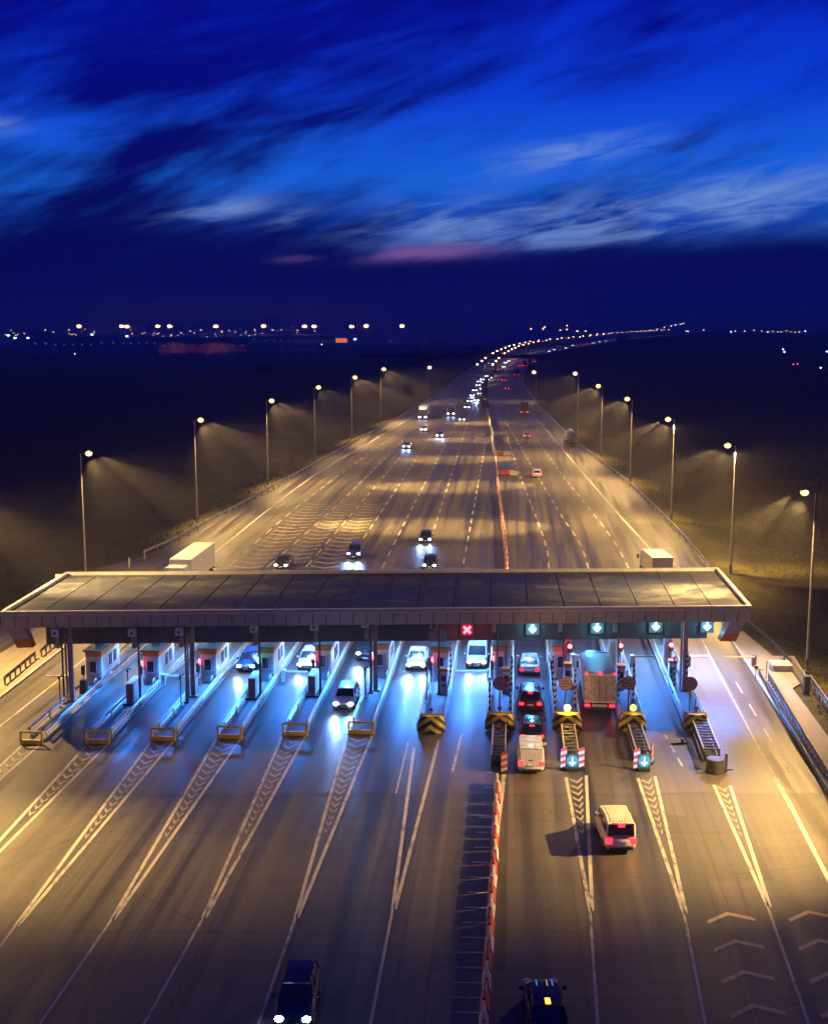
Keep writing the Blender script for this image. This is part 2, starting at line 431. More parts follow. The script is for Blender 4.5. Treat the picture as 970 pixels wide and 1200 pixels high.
# painted markings
def dens(pts, step=2.0, z=0):
    ps = [G(*p, z) for p in pts]; out = [ps[0]]
    for a, b in zip(ps, ps[1:]):
        n = max(1, int((b - a).length / step))
        for i in range(1, n + 1): out.append(a.lerp(b, i / n))
    return out
def smooth_pts(pts, n=6):                          # Catmull-Rom through ground points
    if len(pts) < 3: return pts
    p = [pts[0] * 2 - pts[1]] + pts + [pts[-1] * 2 - pts[-2]]; out = []
    for i in range(1, len(p) - 2):
        for t in range(n):
            t /= n; a, b, c, d = p[i - 1], p[i], p[i + 1], p[i + 2]
            out.append(.5 * ((2 * b) + (c - a) * t + (2 * a - 5 * b + 4 * c - d) * t * t + (3 * b - a - 3 * c + d) * t ** 3))
    return out + [pts[-1]]
def line(mb, pts, w, z=.016, dash=None):
    ps = [Vector((p.x, p.y, 0)) for p in pts]; s = 0.0
    for a, b in zip(ps, ps[1:]):
        d = b - a; L = d.length
        if L < 1e-4: continue
        d /= L; nrm = Vector((-d.y, d.x, 0)) * w / 2; q = 0.0
        while q < L - 1e-6:
            if dash:
                ph = s % (dash[0] + dash[1]); on = ph < dash[0] - 1e-6
                e = min(L - q, (dash[0] - ph) if on else (dash[0] + dash[1] - ph)); e = max(e, 1e-3)
            else: on, e = True, L - q
            if on:
                p0, p1 = a + d * q, a + d * (q + e); zz = Vector((0, 0, z))
                mb.quad(p0 - nrm + zz, p0 + nrm + zz, p1 + nrm + zz, p1 - nrm + zz)
            q += e; s += e
    return mb
def pl(pts): return [G(*p) for p in pts]
far_y = [480, 520, 570, 620, 665, 710, 752, 800, 839, 890, 938, 990, 1042, 1081, 1150, 1227, 1352, 1480, 1595, 1700, 1876, 2100]
lanes = MB(); edges = MB()
ups = [[(262, 670), (346.5, 595.7), (412, 546), (470, 504)], [(307, 670), (396, 591), (475, 514)], [(354, 670), (420, 593), (484, 518)],
       [(401, 667), (440, 610), (480, 549), (507, 508)], [(447, 667), (492.6, 576), (534.6, 496)], [(492.6, 667), (508, 622), (552, 482)],
       [(541.6, 667), (555, 595), (569, 518)]]
for l_ in ups:
    ps = smooth_pts(pl([(l_[0][0] - (l_[1][0] - l_[0][0]) * .35, l_[0][1] + (l_[0][1] - l_[1][1]) * .35)] + l_))
    line(lanes, ps, .22, dash=(4.2, 3.6))
line(edges, smooth_pts(pl([(205, 688), (242.6, 655), (366, 558.6), (440.6, 514), (520, 466)])), .25)
rights = [[(646, 700), (643, 666), (636, 628), (610, 560), (592, 505)], [(692, 700), (689, 666), (678, 635), (655, 600), (622, 545), (590, 490)],
          [(745, 700), (736, 666), (716, 630), (690, 596), (655, 552), (622, 505)]]
for l_ in rights: line(lanes, smooth_pts(pl(l_)), .22, dash=(4.2, 3.6))
line(edges, smooth_pts(pl([(795, 695), (759, 641), (715, 592), (641.5, 506), (612, 470)])), .25)
line(edges, smooth_pts(pl([(588, 620), (583, 560), (580, 530)])), .2)
for off in (-11.5, -8, -4.3, 4.6, 8.2, 11.8):
    line(lanes, smooth_pts([Vector((xm(y) + off * (1 if y > 600 else .95), y, 0)) for y in far_y]), .25, dash=(4.2, 5))
for off in (-15, -1.6, 1.8, 15):
    line(edges, smooth_pts([Vector((xm(y) + off, y, 0)) for y in far_y]), .25)
# downstream gores and lane lines
gores = [((28, 872), (48, 872), (-210, 1095), (-330, 1200), 930), ((104, 871), (128, 871), (-95, 1090), (-190, 1200), 960),
         ((178, 868), (204, 868), (18, 1086), (-62, 1194), 985), ((254, 866), (282, 866), (131, 1078), (51.5, 1194), 985),
         ((331, 863), (358, 863), (238, 1076), (178, 1184), 980), ((407, 862), (436, 862), (346, 1076), (303, 1200), 980),
         ((485, 876), (514, 868), (460, 1066), (434, 1200), 0), ((663, 911), (686.5, 909), (691, 1068), (700, 1200), 975),
         ((747, 912), (767, 910), (801, 1071), (826, 1200), 982), ((836, 920), (855, 921), (899, 1063), (947, 1200), 977)]
gm = MB(); hz = MB()
for a, b, ap, en, hy in gores:
    A, B, C, E = G(*a), G(*b), G(*ap), G(*en)
    line(gm, [A, C], .21); line(gm, [B, C + Vector((.12, 0, 0))], .21)
    line(gm, [C, E, E + (E - C) * 1.2], .15, z=.014)
    if hy:
        yy = a[1] + 4
        while yy < hy:
            t = (G(a[0], yy).y - A.y) / (C.y - A.y); pL = A.lerp(C, t); pR = B.lerp(C, t)
            w = (pR.x - pL.x); mid = (pL + pR) / 2 + Vector((0, -.55 * min(1, w / 1.6), 0))
            if w > .45:
                inL = pL + Vector((.22, .25, 0)); inR = pR + Vector((-.22, .25, 0)); th = .36
                for q0, q1 in ((inL, mid), (mid, inR)):
                    hz.quad((q0.x, q0.y - th / 2, .014), (q1.x, q1.y - th / 2, .014), (q1.x, q1.y + th / 2, .014), (q0.x, q0.y + th / 2, .014))
            yy += 6.6 + (yy - 870) * .012
line(gm, pl([(0, 851.6), (70.6, 796), (110, 763)]), .15, z=.020)
line(gm, pl([(0, 851.6), (-90, 925)]), .18)
line(gm, pl([(819, 743), (840.6, 786.6), (907.8, 912)]), .12)
line(gm, pl([(907.8, 912), (927, 946.8)]), .34, z=.020)
line(gm, pl([(927, 946.8), (970, 1030), (1040, 1170)]), .26)
line(gm, pl([(862, 800), (925, 905)]), .12, dash=(3, 3), z=.020)
line(gm, pl([(777, 858), (800, 900)]), .16, dash=(1.6, 1.2), z=.020)
line(gm, pl([(591, 905), (584, 960), (579, 1010), (573, 1100)]), .28)
line(gm, pl([(541, 860), (530, 905)]), .2); line(gm, pl([(478, 870), (464, 930)]), .12)
for j in range(17):                                # bars of light falling between the median blocks, laid down as paint
    y = 905 + 17.6 * j; x1 = 583.5 - (y - 905) * .075; x0 = x1 - 14 - j * 1.45
    line(gm, [G(x0, y), G(x1, y + .6)], .16)
tag(gm.build('lane_markings_and_light_bars', M_paint), kind='structure')  # holds the painted light bars beside the median as well
tag(hz.build('gore_chevron_markings', M_faded), kind='structure')
tag(lanes.build('dashed_lane_markings', M_paint), kind='structure')
tag(edges.build('edge_line_markings', M_paint), kind='structure')
am = MB()
def chev(px, pyy, s=1.0):
    a = G(px, pyy); x, y = a.x, a.y; w, dp, th = 1.27 * s, .78 * s, .34 * s; sk = -.15
    for sg in (-1, 1):
        am.quad((x, y, .014), (x + sg * w, y - dp - sk * sg, .014), (x + sg * w, y - dp - th - sk * sg, .014), (x, y - th, .014))
for px, pyy in ((851, 1069), (860, 1101), (870, 1137), (881, 1176), (893, 1219), (945, 1067), (957, 1100), (971, 1137), (985, 1176)): chev(px, pyy)
bm_ = am.build('painted_road_arrows', M_orange); tag(bm_, kind='structure')
wv = MB()                                          # faded chevrons across the three left lanes above the canopy
for a, b in ((0, 1), (1, 2), (2, 3)):
    LA = smooth_pts(pl(ups[a]), 12); LB = smooth_pts(pl(ups[b]), 12)
    def at(L, y):
        for p, q in zip(L, L[1:]):
            if p.y <= y <= q.y: return p.lerp(q, (y - p.y) / (q.y - p.y))
        return L[-1]
    y = 149.0
    while y < 205:
        p, q = at(LA, y), at(LB, y); w = q.x - p.x
        for i in range(6):
            t0, t1 = .12 + i * .76 / 6, .12 + (i + 1) * .76 / 6
            f = lambda t: -1.0 * math.sin(PI * t) + .25 * math.sin(3 * PI * t)
            x0, x1 = p.x + w * t0, p.x + w * t1
            wv.quad((x0, y + f(t0), .014), (x1, y + f(t1), .014), (x1, y + f(t1) + .6, .014), (x0, y + f(t0) + .6, .014))
        y += 2.9
tag(wv.build('faded_wave_markings', M_faded), kind='structure')

# ================================================================== CANOPY
ZT = 7.9
fl, fr = G(1, 717, ZT), G(880, 710, ZT)
bl, br = G(76, 672, ZT), G(844, 665, ZT)
cu = (fr - fl).normalized(); cn = Vector((-cu.y, cu.x, 0)); CL = (fr - fl).length
crot = math.atan2(cu.y, cu.x)
canopy = thing('toll_canopy', 'long flat grey clad canopy roof spanning every toll lane', 'canopy', (fl.x, fl.y, 0), crot)
bl_l = (bl - fl).dot(cu); D = (bl - fl).dot(cn); br_l = (br - fl).dot(cu); D2 = (br - fl).dot(cn); D = (D + D2) / 2
bl_l = max(min(bl_l, 1.5), -1.5); br_l = CL + max(min(br_l - CL, 1.5), -1.5)
def roof_material():
    m = bpy.data.materials.new("roof_membrane"); m.use_nodes = True; k = NT(m.node_tree); b = k.n['Principled BSDF']
    tc = k.new('ShaderNodeTexCoord'); o = tc.outputs['Object']; s = k.new('ShaderNodeSeparateXYZ'); k.l.new(o, s.inputs[0])
    X, Y, Z = s.outputs
    n1 = k.noise(k.comb(k.m('MULTIPLY', X, .10), k.m('MULTIPLY', Y, .20)), 1, 6, .65, 1.0)
    n2 = k.noise(o, 1.5, 5, .7)
    f = k.m('ADD', k.m('MULTIPLY', n1, .7), k.m('MULTIPLY', n2, .3))
    c = k.ramp(f, [(.34, (.010, .012, .020)), (.5, (.020, .024, .036)), (.66, (.085, .084, .082))])
    ring = k.new('ShaderNodeTexVoronoi', feature='DISTANCE_TO_EDGE'); k.l.new(k.comb(k.m('MULTIPLY', X, .17), k.m('MULTIPLY', Y, .11)), ring.inputs['Vector']); ring.inputs['Scale'].default_value = 1
    c = k.mix(k.m('MULTIPLY', k.step(ring.outputs['Distance'], .03, .0), .3), c, (.03, .03, .03))
    k.put(b.inputs['Base Color'], c); k.put(b.inputs['Roughness'], k.step(n1, .35, .65, .42, .60)); b.inputs['Specular IOR Level'].default_value = .3
    return m
mb = MB()
top = [(0.0, 0), (CL, 0), (br_l, D), (bl_l, D)]
mb.add([(x, y, ZT - .42) for x, y in top] + [(x, y, ZT - .22) for x, y in top], [(4, 5, 6, 7), (3, 2, 1, 0), (0, 1, 5, 4), (1, 2, 6, 5), (2, 3, 7, 6), (3, 0, 4, 7)])
roof = mb.build('roof', roof_material(), canopy)
mb = MB()
for i in range(1, 20):
    t = i / 20; x0, x1 = CL * t, bl_l + (br_l - bl_l) * t
    mb.bar((x0, .35, ZT - .2), (x1 + random.uniform(-.2, .2), D - .35, ZT - .2), .06, .04)
mb.build('roof_seam', pm('seam_grey', (.03, .03, .032), .5), roof)
mb = MB()
def par(p, q, w=.28, h=.34): mb.bar((p[0], p[1], ZT - h / 2 + .04), (q[0], q[1], ZT - h / 2 + .04), w, h)
par(top[0], top[1]); par((br_l, D - .0), (bl_l, D - .0)); par((CL - .12, .2), (br_l - .12, D - .2)); par((.12, .2), (bl_l + .12, D - .2))
mb.build('parapet', pm("parapet_metal", (.62, .60, .55), .35, .4, var=.1), canopy)
# front fascia: leaning cladding panels with open joints, and an end return each side
zb = 6.55; lean = .35
mb = MB(); npan = 56
for i in range(npan):
    x0 = CL * i / npan + .03; x1 = CL * (i + 1) / npan - .03; j = random.uniform(-.008, .008)
    mb.add([(x0, -.18 + j, ZT - .06), (x1, -.18 + j, ZT - .06), (x1, lean - .18 + j, zb), (x0, lean - .18 + j, zb),
            (x0, -.10 + j, ZT - .06), (x1, -.10 + j, ZT - .06), (x1, lean - .10 + j, zb), (x0, lean - .10 + j, zb)],
           [(0, 3, 2, 1), (4, 5, 6, 7), (0, 1, 5, 4), (3, 7, 6, 2), (0, 4, 7, 3), (1, 2, 6, 5)])
mb.build('front_fascia', M_clad, canopy)
MB().add([(0, -.08, ZT - .1), (CL, -.08, ZT - .1), (CL, lean - .08, zb + .02), (0, lean - .08, zb + .02)], [(0, 3, 2, 1)]).build('fascia_backing', M_seam, canopy)
mb = MB(); mb.box((CL / 2, D + .1, (ZT + zb) / 2 - .1), (CL - 1.0, .12, ZT - zb - .1)); mb.build('rear_fascia', M_clad, canopy)
mb = MB(); mb.box((CL / 2, D / 2 + .3, zb + .1), (CL - .6, D - .8, .12)); mb.build('soffit', pm("soffit_panel", (.55, .56, .58), .5, var=.08), canopy)
for sx, x0 in ((1, .0), (-1, CL)):
    zl = 5.55
    mb = MB()
    def endp(za, zc, ins0, ins1, mi):
        a, b = x0 + sx * ins0, x0 + sx * ins1; w = sx * 1.25
        mb.add([(a, -.02 + ins0 * .5, za), (a + w, -.02 + ins0 * .5, za), (b + w, .0 + ins1 * .5, zc), (b, .0 + ins1 * .5, zc),
                (a, 1.5, za), (a + w, 1.5, za), (b + w, 1.5, zc), (b, 1.5, zc)],
               [(0, 3, 2, 1), (4, 5, 6, 7), (0, 4, 7, 3), (1, 2, 6, 5), (0, 1, 5, 4), (3, 7, 6, 2)], mi)
    endp(zb, zl, .35, .75, 0); endp(zl - .01, zl - .72, .75, 1.0, 1)
    mb.build('end_panel', [M_clad, M_orangep], canopy)
    q0, q1 = (0.1, bl_l + .1) if sx > 0 else (CL - .1, br_l - .1)
    MB().bar((q0, .3, (ZT + zb) / 2 - .1), (q1, D - .1, (ZT + zb) / 2 - .1), .12, ZT - zb - .2).build('side_fascia', M_clad, canopy)
# suspended gantry beam behind the columns
gy = 4.6; zg1 = 6.45; zg0 = P(440, 751.5, (fl + cn * (gy - .25) + cu * CL / 2).y).z
mb = MB(); mb.box((CL / 2, gy, (zg0 + zg1) / 2), (CL - 4.6, .5, zg1 - zg0))
gantry = mb.build('gantry_beam', M_beam, canopy, bevel=.04)
mb = MB()
for i in range(60):
    x = 3.2 + i * (CL - 8) / 60
    if i % 3 == 2: continue
    for q in range(3):
        for zz in (zg0 + .6, zg0 + 1.15):
            if random.random() < .75 and (x < 24): mb.box((x + q * .22, gy - .262, zz + random.uniform(-.03, .03)), (.10, .02, .10))
tag(mb.build('bolt_hole', pm("hole_dark", (.03, .026, .026), .8), gantry), kind='stuff')
# under-roof luminaires, two rows over each lane
isl_px = [38.5, 115.5, 192.5, 270, 346.5, 423.5, 504.6, 585, 664.3, 741.4, 816]
isl_py = [871, 870.3, 867, 864.5, 861, 859, 859, 857, 857, 857, 857]
isl_w = [1.6, 1.7, 1.75, 1.75, 1.8, 1.85, 2.1, 2.2, 2.2, 1.9, 1.8]
IS = [G(a, b) for a, b in zip(isl_px, isl_py)]
lamp_cool = glow("cool_luminaire", (.45, .78, 1.0), 22, False)
lane_px = []
for i in range(11):
    c = (IS[i] + IS[i + 1]) / 2 if i < 10 else IS[10] + Vector((3.4, 0, 0))
    lane_px.append(c)
inv = lambda w: Vector(((w - fl).dot(cu), (w - fl).dot(cn), w.z))
for i, c in enumerate(lane_px):
    for row, (yy, en) in enumerate(((gy, 1.0), (10.2, .8))):
        base = c + AX * ((fl.y - c.y) + yy)
        l = inv(base); l.y = yy
        zl_ = zg0 - .07 if row == 0 and i < 10 else zb - .2
        mb = MB(); mb.box((l.x, yy + (.55 if row == 0 else 0), zl_ + (.14 if row == 0 else 0)), (1.3, .34, .12))
        mb.build('under_roof_luminaire', lamp_cool, canopy)
        if i < 11:
            k_ = [0.8, .9, .9, 1, 1, 1.05, 1.4, .7, .8, 1.0, 1.9][i]
            light('SPOT', 'luminaire_beam', canopy, (l.x, yy, zl_ - .1), (6000 if row == 0 else 12000) * en * k_, COOL if row == 0 else (.15, .38, 1.0), spot_size=R(132 if row == 0 else 128), spot_blend=.8,
                  shadow_soft_size=.25, aim=(0, -.42 if row == 0 else .1, -1))
# ================================================================== COLUMNS (part of the canopy)
colpx = [(85, 824), (227, 818.6), (370, 812), (440, 812), (519, 806), (800.5, 812)]
for a, b in ((85, 825), (227, 819), (440, 812), (595, 800), (664, 800), (800.5, 812.5)):
    l = inv(G(a, b)); mb = MB()
    l.y = max(l.y, 1.0)
    mb.box((l.x, l.y, zb / 2 + .06), (.36, .42, zb - .12))
    mb.box((l.x, l.y, .22), (.7, .7, .25)); mb.tube((l.x - .34, l.y - .1, .3), (l.x - .34, l.y - .1, zb), .09, n=8)
    mb.build('column', M_col, canopy, bevel=.03)

# ================================================================== LANE SIGNALS on the gantry
def arrow_mesh(s=.34):  # pointing down
    mb = MB(); y = -.20
    mb.add([(-.09 * 1.0, y, .42), (.09, y, .42), (.09, y, -.02), (.30, y, .10), (.36, y, -.04), (0, y, -.42), (-.36, y, -.04), (-.30, y, .10), (-.09, y, -.02)],
           [(0, 1, 2, 8), (2, 3, 4, 5), (8, 2, 5), (8, 5, 6, 7)])
    return mb
def cross_mesh():
    mb = MB()
    for a in (R(45), R(-45)):
        mb.box((0, -.20, 0), (.98, .01, .22), M=Matrix.Rotation(a, 3, 'Y'))
        if a < 0: mb.v = [(x, y + (.003 if i >= 8 else 0), z) for i, (x, y, z) in enumerate(mb.v)]
    return mb
g_arrow = glow("arrow_led", (.25, .80, 1.0), 26); g_red = glow("red_led", (1.0, .03, .05), 22); g_redcore = g_red
place = ["left of the amber beacon", "above the boxy truck", "over the empty lane", "over the widest right lane"]
for i, (px, pyy, kind) in enumerate(((547, 737.5, 'x'), (623.5, 736.5, 'a'), (699, 735, 'a'), (767.5, 733.5, 'a'), (827.5, 733.5, 'a'))):
    Yg = (fl + cn * gy + cu * (CL * px / 880)).y - .30
    p = P(px, pyy, Yg)
    if kind == 'x': t = thing('lane_signal', 'red cross light on the gantry above a closed lane', 'lane signal', p, crot, 'lane signals on the gantry')
    else:
        t = thing('lane_signal', ['', 'pale cyan down arrow light above the queue of cars', 'pale cyan down arrow light above the box truck',
                                  'pale cyan down arrow light second from the right end', 'pale cyan down arrow light nearest the right canopy end'][i], 'lane signal', p, crot, 'lane signals on the gantry')
    hb = MB(); hb.box((0, -.03, 0), (1.15, .28, 1.1)); hb.build('housing', M_beam, t, bevel=.03)
    sy = (cross_mesh() if kind == 'x' else arrow_mesh()).build('symbol', g_red if kind == 'x' else g_arrow, t); sy.scale = (.82, 1, .82)
    light('POINT', 'signal_glow', t, (0, -.7, 0), 60 if kind == 'x' else 110, (1, .05, .08) if kind == 'x' else (.15, .65, 1), shadow_soft_size=.2)

# ================================================================== TOLL ISLANDS
ordn = ['first', 'second', 'third', 'fourth', 'fifth', 'sixth', 'seventh', 'eighth', 'ninth', 'tenth', 'eleventh']
ILEN = 34.0
g_signal = {'r': glow("red_signal_lamp", (1, .04, .06), 30), 'g': glow("green_signal_lamp", (.1, 1, .7), 22), 'a': glow("amber_beacon_lamp", (1, .55, .08), 40)}
def wbeam(mb, a, b, z, h=.31, mi=0, side=1):       # W-profile rail between two points
    a, b = Vector(a), Vector(b); d = (b - a).normalized(); nn = Vector((-d.y, d.x, 0)) * side
    prof = [(-.0, h / 2), (.07, h * .32), (.0, .03), (.0, -.03), (.07, -h * .32), (.0, -h / 2)]
    va = [a + nn * o + Vector((0, 0, z + zz)) for o, zz in prof]; vb = [b + nn * o + Vector((0, 0, z + zz)) for o, zz in prof]
    n = len(prof); va2 = [x - nn * .03 for x in va]; vb2 = [x - nn * .03 for x in vb]
    mb.add(va + vb + va2 + vb2, [(i, i + 1, n + i + 1, n + i) for i in range(n - 1)] + [(2 * n + i + 1, 2 * n + i, 3 * n + i, 3 * n + i + 1) for i in range(n - 1)]
           + [(0, n, 3 * n, 2 * n), (n - 1, 3 * n - 1, 4 * n - 1, 2 * n - 1)], mi)
def striped(mb, x, y, z0, z1, w, t=.5, d=None):    # black and white hazard post, stripes wrapped round it
    z = z0; i = 0; d = d or w; st = .24
    while z < z1 - .01:
        e = min(z1, z + st); sl = min(.12, (e - z))
        mb.add([(x - w / 2, y - d / 2, z), (x + w / 2, y - d / 2, z + sl), (x + w / 2, y + d / 2, z + sl), (x - w / 2, y + d / 2, z),
                (x - w / 2, y - d / 2, e), (x + w / 2, y - d / 2, e + sl), (x + w / 2, y + d / 2, e + sl), (x - w / 2, y + d / 2, e)],
               [(3, 2, 1, 0), (4, 5, 6, 7), (0, 1, 5, 4), (1, 2, 6, 5), (2, 3, 7, 6), (3, 0, 4, 7)], i % 2)
        z = e; i += 1
for i in range(11):
    w = isl_w[i]; hw = w / 2; right = i >= 6
    lab = f"low kerbed toll island, {ordn[i]} from the left, " + ("with striped crash nose" if right else "with yellow end frame")
    t = thing('toll_island', lab, 'toll island', (IS[i].x, IS[i].y, 0), PLZ, 'toll islands between the lanes')
    mb = MB(); hgt = .22
    ol = [(-hw * .62, 0), (hw * .62, 0), (hw, .7), (hw, ILEN), (-hw, ILEN), (-hw, .7)]
    n = len(ol); mb.add([(x, y, 0.0) for x, y in ol] + [(x, y, hgt) for x, y in ol], [tuple(range(n, 2 * n))] + [(a, (a + 1) % n, n + (a + 1) % n, n + a) for a in range(n)])
    mb.build('kerbed_slab', M_island, t, bevel=.03)
    for sd in (-1, 1):
        y0 = 0.9 if not right else (2.0 if sd < 0 else 1.6); y1 = ILEN - .6
        mb = MB(); x = sd * (hw - .12)
        wbeam(mb, (x, y0, 0), (x, y1, 0), .78, .24, 0, sd); 
        if i < 6: mb.tube((x, y0, .48), (x, y1, .48), .045, n=6)
        else: mb.tube((x, y0, .98), (x, y1, .98), .05, n=6)
        rl = mb.build('guard_rail', (M_green if (sd > 0 or right) else M_steel) if i > 0 else M_steel, t)
        y = y0 + .3; first = None
        while y < y1:
            if first is None:
                pb = MB(); pb.box((0, 0, .5), (.09, .11, .62)); first = pb.build('rail_post', M_yel if i < 6 else M_steel, rl, loc=(x - sd * .08, y, 0))
            else:
                c = first.copy(); COL.objects.link(c); c.parent = rl; c.location = (x - sd * .08, y, 0)
            y += 3.9
    if not right:
        mb = MB(); mb.tube((-hw, -.18, 0.0), (-hw, -.18, .92), .085, n=8); mb.tube((hw, -.18, 0), (hw, -.18, .92), .085, n=8)
        mb.tube((-hw - .02, -.18, .92), (hw + .02, -.18, .92), .085, n=8); mb.box((0, -.2, .17), (w + .1, .16, .32))
        mb.build('yellow_end_frame', M_yel, t)

# ------------------------------------------------------------------ equipment standing on the islands
def onisl(i, vv, uu=0.0, z=.22): 
    p = IS[i] + AX * vv + AU * uu; return Vector((p.x, p.y, z))
def booth(i, vv, L=4.8, Wd=1.35, Hh=2.95, sig=None, door_open=False):
    side = ordn[i]
    lab = f"white toll booth with orange band on the {side} island from the left"
    t = thing('toll_booth', lab, 'toll booth', onisl(i, vv), PLZ, 'toll booths on the islands')
    w2 = Wd / 2
    mb = MB(); mb.box((0, L / 2, Hh / 2), (Wd, L, Hh)); mb.build('wall', M_white, t, bevel=.04)
    mb = MB(); mb.box((0, L / 2, Hh - .22), (Wd + .05, L + .05, .42)); mb.build('orange_band', M_orangep, t, bevel=.02)
    mb = MB(); mb.box((0, L / 2, Hh + .07), (Wd + .35, L + .35, .12)); mb.box((0, L * .45, Hh + .35), (.7, 1.3, .42)); mb.build('roof', pm("booth_roof_blue_grey", (.12, .2, .27), .5), t, bevel=.02)
    mb = MB(); mb.box((-.05, -.02, 1.62), (.56, .05, .95)); wdw = mb.build('front_window', M_glass, t)
    mb = MB()
    for a in ((-.37, .05, 1.02), (.27, .05, 1.02)): mb.box((a[0], -.04, 1.62), (.06, .06, 1.08))
    mb.box((-.05, -.04, 2.14), (.58, .06, .07)); mb.box((-.05, -.04, 1.10), (.58, .06, .07)); mb.build('window_frame', M_white, wdw)
    mb = MB(); mb.box((.0, -.012, 1.12), (.9, .03, 2.15)); dr = mb.build('door', pm("door_grey", (.42, .43, .46), .5), t)
    mb = MB(); mb.box((.38, -.06, 1.0), (.04, .05, .2)); mb.build('handle', M_dsteel, dr)
    for sx in (-1, 1):
        for yy in (L * .48, L * .73):
            mb = MB(); mb.box((sx * (w2 + .01), yy, 1.75), (.04, .72, 1.0)); wd = mb.build('side_window', pm("booth_blue_glass", (.05, .08, .12), .12, var=.1, spec=.8), t)  # bluer and paler glass than the front window
            mb = MB(); mb.box((sx * (w2 + .03), yy, 1.75), (.03, .05, 1.0)); mb.box((sx * (w2 + .03), yy, 1.24), (.06, .8, .05)); mb.build('sill', M_white, wd)
        mb = MB()
        for zz in (.8, 1.2): mb.box((sx * (w2 + .006), L / 2, zz), (.012, L - .1, .02))
        mb.build('panel_joint', M_dsteel, t)
    mb = MB(); mb.box((w2 - .15, -.12, .55), (.22, .2, .5)); mb.build('card_reader', M_red, t, bevel=.02)
    mb = MB(); mb.tube((-w2 - .12, -.3, 0), (-w2 - .12, -.3, 1.25), .04); mb.box((-w2 - .14, -.32, 1.45), (.26, .3, .75)); mb.build('payment_terminal', M_black, t, bevel=.02)
    if sig:
        mb = MB(); mb.box((-w2 - .04, -.06, 1.9), (.2, .1, .62)); sg = mb.build('status_light', M_black, t)
        mb = MB(); mb.box((-w2 - .04, -.13, 1.9), (.14, .04, .5)); mb.build('lens', g_signal[sig], sg)
        light('POINT', 'status_glow', sg, (-w2 - .1, -.45, 1.9), 10, (1, .05, .1) if sig == 'r' else (.1, 1, .7), shadow_soft_size=.1)
    return t
for i, sg in zip(range(9), (None, 'r', 'r', 'g', 'r', 'r', 'r', 'r', None)):
    booth(i, 13.6 if i < 6 else 12.6, sig=sg)
def cabinet(i, vv):
    t = thing('equipment_cabinet', f"pale equipment cabinet on a dark base, {ordn[i]} island from the left", 'cabinet', onisl(i, vv, -.15), PLZ, 'equipment cabinets on the islands')
    mb = MB(); mb.box((0, 1.1, .07), (1.15, 2.5, .14)); mb.build('base', M_dsteel, t)
    mb = MB(); mb.box((-.05, 1.15, .95), (.62, 2.2, 1.65)); mb.build('body', M_white, t, bevel=.03)
    mb = MB(); mb.box((-.05, .03, .95), (.52, .03, 1.45)); d = mb.build('door', pm("cabinet_door_brown", (.34, .27, .21), .5), t)
    mb = MB(); mb.box((.14, 0.0, .95), (.04, .04, .22)); mb.build('handle', M_dsteel, d)
for i in (1, 3, 4): cabinet(i, 8.2 if i == 1 else 8.6)
def camera_mast(i, vv, uu, hgt=6.2, sign=False):
    t = thing('camera_mast', f"grey camera mast with boxes under the canopy, {ordn[i]} island from the left", 'camera mast', onisl(i, vv, uu), PLZ, 'camera masts on the islands')
    mb = MB(); mb.tube((0, 0, 0), (0, 0, hgt), .09, .075, 8); mb.box((0, 0, .06), (.35, .35, .12)); mb.build('pole', M_dsteel, t)
    mb = MB(); mb.box((-.42, -.05, hgt - .3), (.62, .5, .6)); mb.build('camera_box', M_white if not sign else pm("sign_pale_blue", (.25, .42, .5), .5), t, bevel=.03)
    mb = MB(); mb.box((.28, -.02, hgt - .2), (.36, .4, .36)); mb.build('flash_box', M_dsteel, t, bevel=.03)
    mb = MB(); mb.box((-.3, -.05, hgt - 1.15), (.34, .35, .8)); mb.tube((-.3, 0, hgt - .75), (0, 0, hgt - .65), .04); mb.build('junction_box', pm("weathered_yellow_grey", (.35, .32, .22), .55, var=.3), t, bevel=.02)
    mb = MB(); mb.tube((-.42, -.32, hgt - .3), (-.42, -.42, hgt - .3), .10, n=10); mb.build('camera_lens', M_black, t)
    if sign:
        mb = MB(); mb.box((-.42, -.1, hgt - 1.35), (.75, .1, .75)); mb.box((.35, -.1, hgt - 1.2), (.6, .1, .8)); sp_ = mb.build('sign_plate', pm("sign_pale_blue", (.25, .42, .5), .5), t)
        mb = MB(); zc = hgt - .3; xc = -.42
        for cx_, cz_, w_, h_ in ((0, .2, .26, .06), (-.10, .11, .06, .16), (0, .03, .26, .06), (.10, -.08, .06, .2), (0, -.19, .26, .06)):
            mb.box((xc + cx_, -.31, zc + cz_), (w_, .02, h_))
        mb.build('lane_number', M_black, t)
for i, vv, uu, sg in ((0, 8.6, -.75, 0), (1, 8.6, .55, 0), (2, 8.2, -.45, 0), (3, 8.7, .5, 0), (4, 8.7, .5, 0), (5, 9.2, -.35, 0), (6, 9.0, .05, 1), (7, 11.0, -.35, 0), (8, 11.2, .1, 0), (9, 11.0, -.3, 0)):
    camera_mast(i, vv, uu, sign=bool(sg))
def lolly(i, vv, uu, hgt=1.75):
    t = thing('signal_post', f"short black post with twin sensor head, {ordn[i]} island from the left", 'sensor post', onisl(i, vv, uu), PLZ, 'sensor posts on the islands')
    mb = MB(); mb.tube((0, 0, 0), (0, 0, hgt), .05, n=8); mb.box((0, 0, .04), (.25, .25, .08)); mb.build('post', M_dsteel, t)
    mb = MB(); mb.box((.0, 0, hgt + .08), (.16, .14, .24)); mb.ball((.2, 0, hgt + .22), .09); mb.bar((0, 0, hgt + .15), (.2, 0, hgt + .2), .03, .03); mb.build('sensor_head', M_black, t)
